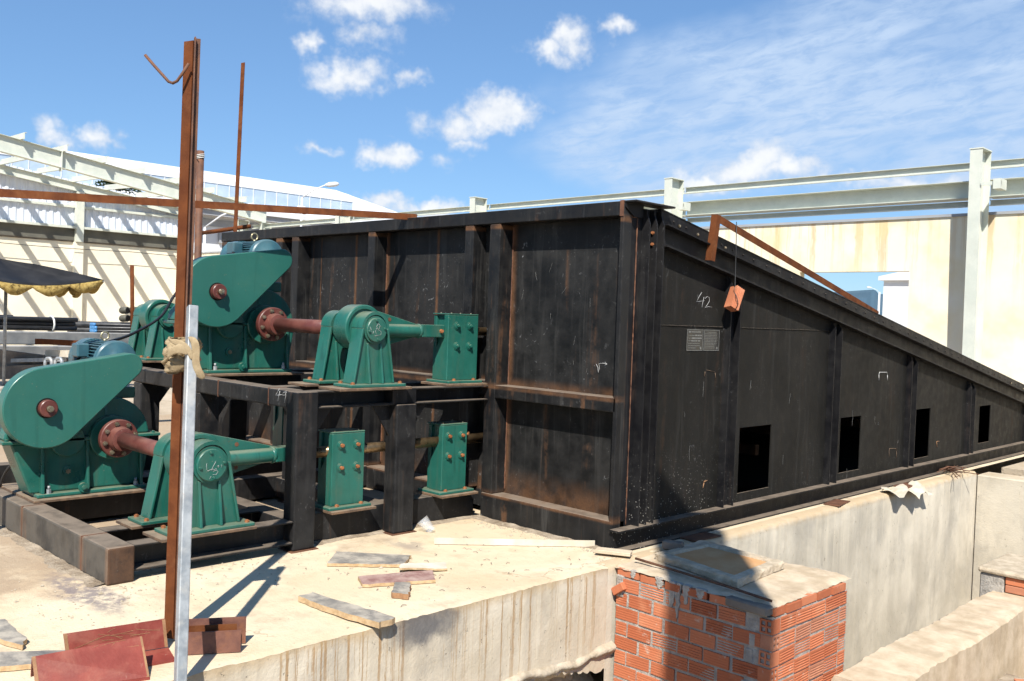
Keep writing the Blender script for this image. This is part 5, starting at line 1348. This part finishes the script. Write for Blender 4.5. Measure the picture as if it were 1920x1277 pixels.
def shed():
    f = thing('steel_shed_frame', 'pale green steel frame of the unroofed shed with columns, rafter and girts', 'steel frame', (-14, 12, 0))
    XC = [-26.9, -20.65, -14.4, -8.1, -1.76, 4.6]; Y = 12.02; G_ = 12.40
    for x in XC: i_col(f, x, Y, -.05, 4.73, .10)
    for a, b in zip(XC[:-1], XC[1:]):
        xbeam(f, a+.02, b-.02, G_, 4.47, 4.61, 'girt', .06)
        xbeam(f, a+.02, b-.02, G_+.08, 3.98, 4.28, 'eave_beam', .18, 'I')
        xbeam(f, a+.02, b-.02, G_+.10, 3.84, 3.94, 'girt', .05)
    for x in (-1.76, -8.1):
        for zz in (4.36, 3.86):
            MB().prism([(x+.005, zz), (x+.095, zz), (x+.095, zz-.02), (x+.005, zz-.11)], 'y', Y-.10, Y-.09).build('stiffener', 'frame_cream', f)
        for zz in (2.56, 1.42):
            MB().prism([(x+.10, zz), (x+.20, zz), (x+.10, zz-.16)], 'y', Y-.12, Y-.11).build('bracket', 'frame_cream', f)
        MB().box(x+.10, x+.42, Y-.28, Y-.26, 4.10, 4.16).build('bracket_arm', 'frame_cream', f)
        MB().prism([(x+.10, 4.28), (x+.12, 4.28), (x+.44, 4.03), (x+.44, 4.0)], 'y', Y-.25, Y-.24).build('bracket_arm', 'frame_cream', f)
        MB().box(x+.30, x+.42, Y-.30, Y-.0, 4.03, 4.20).build('bracket_seat', 'frame_cream', f)
    MB().prism([(-1.66, 1.93), (-1.45, 1.93), (-1.45, 1.90), (-1.66, 1.90)], 'y', Y-.2, Y-.14).build('bracket', 'rust_dark', f)
    # gable rafter in the plane x = -26 and lean-to purlins back to the wall at x = -32
    RZ = lambda y: 6.38-(y-3.66)*.1425
    def rake(x, y0, y1, zf, hgt, w, nm, t=.012):
        m = MB()
        def bar(xa, xb, za, zb):
            V = []
            for yv in (y0, y1): V += [(xa, yv, zf(yv)+za), (xb, yv, zf(yv)+za), (xb, yv, zf(yv)+zb), (xa, yv, zf(yv)+zb)]
            m.add(V, [(0, 1, 2, 3), (7, 6, 5, 4), (0, 4, 5, 1), (1, 5, 6, 2), (2, 6, 7, 3), (3, 7, 4, 0)])
        bar(x-w, x+w, -t, 0); bar(x-w, x+w, -hgt, -hgt+t); bar(x-.006, x+.006, -hgt+t, -t)
        return m.build(nm, 'frame_cream', f)
    rake(-26, -3.0, 12.4, RZ, .50, .11, 'rafter')
    for yv in (5.35,): MB().box(-26.1, -25.88, yv, yv+.02, RZ(yv)-.60, RZ(yv)+.03).build('splice_plate', 'frame_cream', f)
    i_col(f, -26, 12.4, 0, RZ(12.4)-.5, .05)
    WZ = lambda y: 6.264-(y-5.42)*.1203
    rake(-31.85, -3, 12.2, WZ, .30, .10, 'wall_rafter')
    yv = -2.97
    while yv < 12.3:
        m = MB(); z0, z1 = RZ(yv)+.002, WZ(yv)+.002
        for (ya, yb, da, db) in ((yv, yv+.012, 0, .20), (yv+.012, yv+.07, .19, .20), (yv-.055, yv, 0, .01)):
            m.add([(-25.7, ya, z0+da), (-25.7, yb, z0+da), (-25.7, yb, z0+db), (-25.7, ya, z0+db), (-32, ya, z1+da), (-32, yb, z1+da), (-32, yb, z1+db), (-32, ya, z1+db)],
                  [(0, 1, 2, 3), (7, 6, 5, 4), (0, 4, 5, 1), (1, 5, 6, 2), (2, 6, 7, 3), (3, 7, 4, 0)])
        m.build('purlin', 'frame_cream', f); yv += 1.2
    for yv in (-3.9, 2.08, 8.08, 12.3): MB().box(-31.95, -31.70, yv-.13, yv+.13, 3.80, WZ(yv)-.30).build('wall_column', 'frame_cream', f)
    for zz in (5.05, ):
        MB().box(-31.98, -31.88, -3, 12.2, zz, zz+.09).build('wall_girt', 'frame_cream', f)
    MB().box(-31.98, -31.72, -3, 12.2, 4.28, 4.37).build('wall_girt', 'frame_cream', f)
    MB().box(-32.05, -31.9, -3, 12.2, 3.842, 4.279).build('eave_gap_shade_board', 'eave_gap_shade', f)  # board whose dark colour stands in for the shaded gap below the girt
    # unseen column added outside the frame at right to shade the brick chamber
    s = Vector((-.69, -.60, 0)).normalized(); base = Vector((4.15, -3.86, -1.3))
    cw = .285
    m = MB()
    P = [base+s*cw, base-s*cw]; n_ = Vector((.6, -.69, 0)).normalized()*.06
    V = [P[0]-n_, P[0]+n_, P[1]+n_, P[1]-n_]; m.add([tuple(v) for v in V]+[(v.x, v.y, 7.05) for v in V], [(3, 2, 1, 0), (4, 5, 6, 7), (0, 1, 5, 4), (1, 2, 6, 5), (2, 3, 7, 6), (3, 0, 4, 7)])
    m.build('added_shade_column', 'frame_cream', f)
    # cladding
    m = MB(); V = []; y = -3.0; p = .05; prof = [0, 0, .03, .03]; k = 0
    cols = []
    while y < 12.3:
        cols.append((y, prof[k % 4])); y += (.07, .03, .07, .03)[k % 4]*1.25; k += 1
    for (yy, d) in cols: V += [(-32.02+d, yy, 4.30), (-32.02+d, yy, WZ(yy)+.10)]
    m.add(V, [(2*i, 2*i+2, 2*i+3, 2*i+1) for i in range(len(cols)-1)]); o = m.build('corrugated_cladding', 'cladding'); tag(o, 'pale corrugated metal cladding above the left cream wall', 'cladding')
    # perimeter walls
    w = thing('perimeter_wall', 'cream rendered wall with rust stains and a wide opening behind the hopper', 'wall', (-10, 12.6, 0))
    YW0, YW1 = 12.30, 12.50; zt = 3.66
    def wb(x0, x1, z0, z1, nm='wall_panel'): MB().box(x0, x1, YW0, YW1, z0, z1).build(nm, 'cream_wall', w)
    wb(-32, -5.2, -.1, zt); wb(-5.198, -3.02, 2.70, zt); wb(-5.198, -3.02, -.1, .4); wb(-3.018, 12, -.1, zt)
    MB().box(-32, 12, YW0-.03, YW1+.03, zt+.001, zt+.05).build('coping', 'far_grey', w)
    w = thing('boundary_wall', 'cream wall on the left crossed by diagonal shadow stripes, with shallow pilasters', 'wall', (-32, 4, 0))
    MB().box(-32.2, -32, -8, 12.5, -.1, 3.79).build('wall_panel', 'cream_wall', w)
    for yv in (-3.9, 2.08, 8.08): MB().box(-31.998, -31.78, yv-.16, yv+.16, -.1, 3.792).build('pilaster', 'cream_wall', w)
    MB().box(-32.15, -31.96, -8, 12.5, 3.793, 3.84).build('coping', 'grey_wood', w)
    wr = MB()
    for z_ in (3.58, ):
        pts = [(-31.7, -8+1.0*i, z_-.05*abs(math.sin(i*.52))) for i in range(21)]; wr.tube(pts, .012, 5)
    o = wr.build('wall_wire', 'cable'); tag(o, 'slack dark wire strung along the top of the left cream wall', 'wire')
shed()

def far_building():
    b = thing('factory_building', 'long white factory building with a ridge vent beyond the left wall', 'building', (-75, 20, 0))
    X = -60
    MB().box(-100, X-1.4, -40, 46, -1, 8.6).build('wall', 'far_white', b)
    m = MB(); m.add([(X, -40, 9.0), (X, 52, 9.0), (-80, 52, 14.5), (-80, -40, 14.5), (X, -40, 8.7), (X, 52, 8.7)], [(0, 1, 2, 3), (0, 4, 5, 1)]); m.build('roof', 'far_white', b)
    MB().box(X-.3, X-.2, -40, 52, 8.3, 8.9).build('gutter', 'far_grey', b)
    v = MB(); pr = [(-64.5, 9.6), (-62.0, 9.6), (-62.0, 10.9), (-64.5, 10.9)]
    m = MB().prism([(p[1], p[0]) for p in pr][::-1], 'y', -40, 41.5).build('ridge_vent', 'far_glass', b)
    for k in range(66): MB().box(-62.0, -61.97, -26+1.02*k, -25.94+1.02*k, 9.7, 10.9).build('vent_rib', 'far_white', b)
    MB().prism([(p[1], p[0]) for p in [(-64.5, 10.902), (-61.95, 10.902), (-62.05, 11.25), (-62.5, 11.55), (-63.2, 11.75), (-64.5, 11.8)]][::-1], 'y', -40, 41.6).build('vent_cap', 'far_white', b)
    for yv in (24, 30, 36, 41): MB().cyl((-61.2, yv, 9.3), (-61.2, yv, 9.9), .35, n=12).build('roof_cowl', 'far_white', b)
    MB().box(X-1.39, X-1.3, 20, 46, 7.6, 8.1).build('shade_band', 'far_grey', b)
    for yv in (29, 33.5, 38): MB().box(X-1.29, X-1.2, yv, yv+1.6, 6.4, 7.2).build('window', 'far_grey', b)
    def lamp(loc, hgt, d, label, k=1.0):
        t = thing('street_lamp', label, 'street lamp', loc); p = Vector(loc); d = Vector(d)
        MB().cyl(p, p+Vector((0, 0, hgt*.86)), .09, .06, n=10).build('lamp_pole', 'far_white', t)
        a = p+Vector((0, 0, hgt*.86)); e = a+d*1.5*k+Vector((0, 0, .9*k)); MB().tube([a, a.lerp(e, .5)+Vector((0, 0, .1*k)), e], .045*k, 8).build('lamp_arm', 'far_white', t)
        f = e+d*.9*k+Vector((0, 0, .12*k)); m = MB(); m.tube([e, e.lerp(f, .3), e.lerp(f, .8), f], [.08*k, .17*k, .16*k, .07*k], 10); m.build('lamp_head', 'far_white', t)
    q = Vector(pt(566, 380, 50)); lamp((q.x, q.y, 0), q.z+1.5, (rt*.85+fw*.2).normalized(), 'white street lamp with a single arm above the far factory roof', .8)
    q = Vector(pt(1649, 548, 60)); lamp((q.x, q.y, 0), q.z/.86, (-rt*.9+fw*.2).normalized(), 'small street lamp seen through the opening in the right wall', .33)
    q = Vector(pt(384, 432, 44)); lamp((q.x, q.y, 0), q.z+1.0, (rt*.9).normalized(), 'low street lamp in front of the white factory beside the rusty pipe post')
    # white building through the opening, hills
    c = Vector(pt(1700, 640, 70)); w = thing('white_building', 'small white gabled building seen through the wall opening', 'building', (c.x, c.y, 0))
    a = Vector(pt(1652, 640, 70)); u = Vector((1, 0, 0)); zt = pt(1652, 526, 70)[2]
    MB().box(a.x, a.x+12, a.y, a.y+14, -1, zt).build('wall', 'far_white', w)
    MB().prism([(zt+.001, a.x-.3), (zt+.3, a.x-.3), (zt+1.6, a.x+6), (zt+.3, a.x+12.3), (zt+.001, a.x+12.3)], 'y', a.y-.3, a.y+14).build('roof', 'far_white', w)
    MB().box(a.x+3.0, a.x+4.2, a.y-.05, a.y+.02, -1, 1.9).build('door', 'far_grey', w)
    MB().box(a.x+2.2, a.x+4.4, a.y-.06, a.y+.02, 2.9, 3.0).build('lintel', 'far_grey', w)
    hb = MB(); n = 120; V = []
    for i in range(n):
        px = 1400+600*i/(n-1); hgt = 592+5*math.sin(i*.5)+4*math.sin(i*1.3)-42*math.exp(-((px-1650)/62)**2)
        top = Vector(pt(px, hgt, 2200)); V += [(top.x, top.y, -2), tuple(top), (top.x-400*.7, top.y+400*.7, top.z*1.02), ]
    hb.add(V, [(3*i, 3*i+3, 3*i+4, 3*i+1) for i in range(n-1)]+[(3*i+1, 3*i+4, 3*i+5, 3*i+2) for i in range(n-1)], True)
    struct(hb, 'hills', 'hill')
far_building()

def yard_things():
    # stacked grey beams
    for k, (xx, z0, z1, lab) in enumerate(((-19.0, .56, .86, 'upper grey steel beam of the stack in the left yard'), (-18.75, .24, .545, 'lower grey steel beam of the stack in the left yard'))):
        m = MB(); m.box(xx-.25, xx, -6, 9.0, z0, z1); o = m.build('steel_beam', 'grey_beam', bevel=.02); tag(o, lab, 'beam', 'stacked beams')
    for k, yv in enumerate((0.5, 4.2, 7.5)):
        o = MB().box(-19.5, -18.6, yv, yv+.15, -.1, .238).build('timber_bearer', 'grey_wood'); tag(o, ('timber bearer under the beam stack, at its near end', 'timber bearer under the middle of the beam stack', 'timber bearer under the far end of the beam stack')[k], 'timber')
    # pipes
    pos = [(0, 0), (.12, 0), (.24, 0), (.06, .105), (.18, .105), (.12, .21), (-.12, 0), (.0, .21), (.24, .21)]
    for k, (dx, dz) in enumerate(pos):
        t = thing('steel_pipe', 'black steel pipe in the strapped bundle on the left beam stack', 'pipe', (-19.7+dx, -1, .92+dz), 'strapped pipe bundle')
        MB().cyl((-19.7+dx, -6+jit(.2), .93+dz), (-19.7+dx, 3.55+jit(.06), .93+dz), .055, n=14).build('pipe_wall', 'black_pipe', t)
    for k in range(8):
        t = thing('steel_pipe', 'black steel pipe in the loose pile behind the strapped bundle', 'pipe', (-20.3+.12*(k % 4), -1, .93+.11*(k//4)), 'loose pipe pile')
        MB().cyl((-20.3+.12*(k % 4), -6+jit(.2), 1.05+.11*(k//4)), (-20.3+.12*(k % 4), 2.2+jit(.9), 1.05+.11*(k//4)), .055, n=14).build('pipe_wall', 'black_pipe', t)
    for yv in (3.0, -1.0):
        o = MB().tube([(-19.58+.24*math.cos(R(30*i)), yv, 1.03+.19*math.sin(R(30*i))) for i in range(12)], .022, 6, True).build('strap_band', 'white_paint'); tag(o, 'white band round the pipe bundle, %s' % ('near its right end' if yv > 0 else 'at the left picture edge'), 'band')
    for k, (yy0, dz) in enumerate(((3.7, -.10), (3.8, .04))):
        o = MB().cyl((-20.4, yy0, .97+dz), (-20.4, 12, .97+dz), .09, n=16).build('steel_pipe', 'black_pipe'); tag(o, ('lower', 'upper')[k]+' long black pipe lying behind the blue capped tubes', 'pipe')
    for k in range(11):
        dx, dz = .085*(k % 4), .075*(k//4)
        t = thing('capped_tube', 'small black tube with a blue end cap right of the pipe bundle', 'tube', (-19.35+dx, 5, .90+dz), 'blue capped tubes')
        MB().cyl((-19.35+dx, 3.9+jit(.05), .90+dz), (-19.35+dx, 7.5, .90+dz), .036, n=10).build('tube_wall', 'black_pipe', t)
        y0 = 3.84
        MB().cyl((-19.35+dx, y0-.01, .90+dz), (-19.35+dx, y0+.05, .90+dz), .040, n=10).build('end_cap', 'blue_cap', t)
    # pipe elbows stacked
    labs = []
    for r_ in range(2):
        for c_ in range(3):
            q = Vector(hit(236+17*c_, 597-15*r_, 0, -20.2)); t = thing('pipe_elbow', '%s olive pipe elbow in the %s row of the elbow stack' % (('left', 'middle', 'right')[c_], ('lower', 'upper')[r_]), 'pipe elbow', tuple(q), 'stacked pipe elbows')
            pts = [q-rt*.10+fw*.10, q-rt*.085+fw*.0, q-rt*.04-fw*.06, q+rt*.03-fw*.095, q+rt*.09-fw*.11]
            MB().tube(pts, .092, 16).build('elbow_wall', 'olive_pipe', t)
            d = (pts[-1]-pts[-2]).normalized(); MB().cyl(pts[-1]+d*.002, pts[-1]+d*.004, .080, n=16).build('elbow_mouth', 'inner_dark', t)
    q = Vector(hit(287, 597, 0, -20.2)); o = MB().tube([q, q+Vector((.05, .12, .0)), q+Vector((0, .3, 0))], .09, 12).build('pipe_elbow', 'olive_pipe'); tag(o, 'single olive pipe elbow lying right of the elbow stack', 'pipe elbow')
    a, b = hit(248.5, 640, 0, -18.5), hit(247.5, 497, 0, -18.5); o = MB().tube([a, b], .05, 8).build('rusty_stake', 'rust_steel'); tag(o, 'thin rusty stake standing in front of the stacked elbows', 'stake')
    # scrap heaps under the parasol side
    for k, (px0, py0, px1, py1, w_, mat, lab) in enumerate(((-40, 668, 135, 690, .35, 'grey_wood', 'grey weathered plank leaning at the left edge of the yard'), (-40, 700, 140, 694, .25, 'grey_wood', 'dark plank low in the scrap pile at left'),
                                                         (24, 676, 120, 674, .07, 'galvanised', 'thin bright metal strip across the scrap pile'), (70, 640, 190, 646, .10, 'rust_steel', 'rusty flat bar below the grey beams'), (90, 662, 150, 664, .12, 'pale_board', 'pale planed board beside the bright strip'))):
        a, b = Vector(pt(px0, py0, 17.5)), Vector(pt(px1, py1, 17.5-k*.3)); d = (b-a).normalized(); n_ = Vector((0, 0, 1)).cross(d).normalized(); u = d.cross(n_); M = Matrix((d, n_, u)).transposed().to_4x4(); M.translation = a
        q = MB(M); q.box(0, (b-a).length, -.05, .05, -w_/2, w_/2); o = q.build('scrap_plank', mat); tag(o, lab, 'plank')
    o = thing('tube_trestle', 'small bent tube trestle beside the lower motor', 'trestle', pt(100, 690, 14))
    for px in (84, 103): MB().tube([pt(px, 700, 14), pt(px+1, 676, 14), pt(px+4, 672, 14), pt(px+10, 672, 13.7), pt(px+13, 676, 13.7), pt(px+13, 698, 13.7)], .025, 8).build('trestle_leg', 'galvanised', o)
    for k, (px, py, L) in enumerate(((285, 700, 1.2), (285, 708, 1.2), (287, 715, 1.1))):
        a = Vector(pt(262, py+1, 12+k*.1)); o = MB().cyl(a, a+Vector((0, 2.2, 0)), .035, n=12).build('grey_tube', 'galvanised'); tag(o, ('topmost', 'middle', 'lowest')[k]+' of the three grey tubes seen behind the lower motor', 'tube')
    # parasol
    t = thing('parasol', 'black square parasol with a gold patterned scalloped valance', 'parasol', (-14.3, .42, -.05))
    cx, cy, zp, hw = -14.3, .30, 2.30, 1.26
    MB().cyl((cx, .42, -.05), (cx, .42, 2.2), .028, n=12).build('pole', 'galvanised', t)
    m = MB(); n = 12; ring = []
    ang = R(8)
    def P(i, j, sag):
        # four edges
        c_ = [(-1, -1), (1, -1), (1, 1), (-1, 1)]; a, b = c_[i % 4], c_[(i+1) % 4]; s = j/n
        x, y = a[0]*(1-s)+b[0]*s, a[1]*(1-s)+b[1]*s; sagz = -.16*sag*math.sin(math.pi*s)
        return Vector((cx+hw*(x*math.cos(ang)-y*math.sin(ang)), cy+hw*(x*math.sin(ang)+y*math.cos(ang)), 2.00+sagz+.0))
    levels = 6; V = []; E = [P(i, j, 1) for i in range(4) for j in range(n)]
    for l in range(levels+1):
        f_ = l/levels
        for k, e in enumerate(E):
            top = Vector((cx, cy, zp)); q = top.lerp(e, f_); q.z += -.05*math.sin(math.pi*f_)*(1 if k % n else -.6)+jit(.008); V.append(tuple(q))
    N4 = 4*n
    m.add(V, [(l*N4+k, (l+1)*N4+k, (l+1)*N4+(k+1) % N4, l*N4+(k+1) % N4) for l in range(levels) for k in range(N4)], True)
    o = m.build('canopy', 'tarp_black', t); sd = o.modifiers.new('s', 'SOLIDIFY'); sd.thickness = .012
    va = MB(); V = []; 
    M3 = 3
    EE = []
    for i in range(4):
        for j in range(n*M3):
            s = j/(n*M3); a, b = P(i, s*n, 1), None; EE.append((a, .05+.15*abs(math.sin(math.pi*s*4))))
    for (e, dp) in EE: V += [tuple(e+Vector((0, 0, -.005))), tuple(e+Vector((jit(.02), jit(.02), -dp)))]
    K_ = len(EE); va.add(V, [(2*k, 2*k+1, 2*((k+1) % K_)+1, 2*((k+1) % K_)) for k in range(K_)], True); o = va.build('valance', 'valance', t); o.modifiers.new('s', 'SOLIDIFY').thickness = .01
    for i in range(4): MB().tube([(cx, cy, zp-.05), tuple(P(i, 0, 1)-Vector((0, 0, .03)))], .015, 6).build('rib', 'galvanised', t)
    MB().box(cx-.3, cx+.3, .12, .72, -.1, .03).build('foot_block', 'mortar', t, bevel=.03)
    # palm behind the left wall, shrubs on the coping
    c = Vector(pt(222, 352, 42)); t = thing('palm_tree', 'palm crown showing between the rafter and the left wall', 'palm', (c.x, c.y, 0))
    MB().cyl((c.x, c.y, 0), c, .16, .12, n=10).build('trunk', 'grey_wood', t)
    m = MB()
    for k in range(34):
        az = R(360*k/34+jit(8)); el = R(random.uniform(-10, 65)); L = random.uniform(1.0, 1.6); prev = None
        d0 = Vector((math.cos(az)*math.cos(el), math.sin(az)*math.cos(el), math.sin(el)))
        for s in range(9):
            f_ = s/8; p = c+d0*L*f_+Vector((0, 0, -.55*f_*f_*L)); sd = d0.cross(Vector((0, 0, 1))).normalized(); wv = .42*math.sin(math.pi*(f_*.9+.08))
            for sg in (-1, 1):
                tip = p+sd*sg*wv+d0*.12+Vector((0, 0, -.10)); q = d0*.06; m.add([tuple(p-q), tuple(p+q), tuple(tip)], [(0, 1, 2)])
    m.build('crown', 'palm_leaf', t)
yard_things()
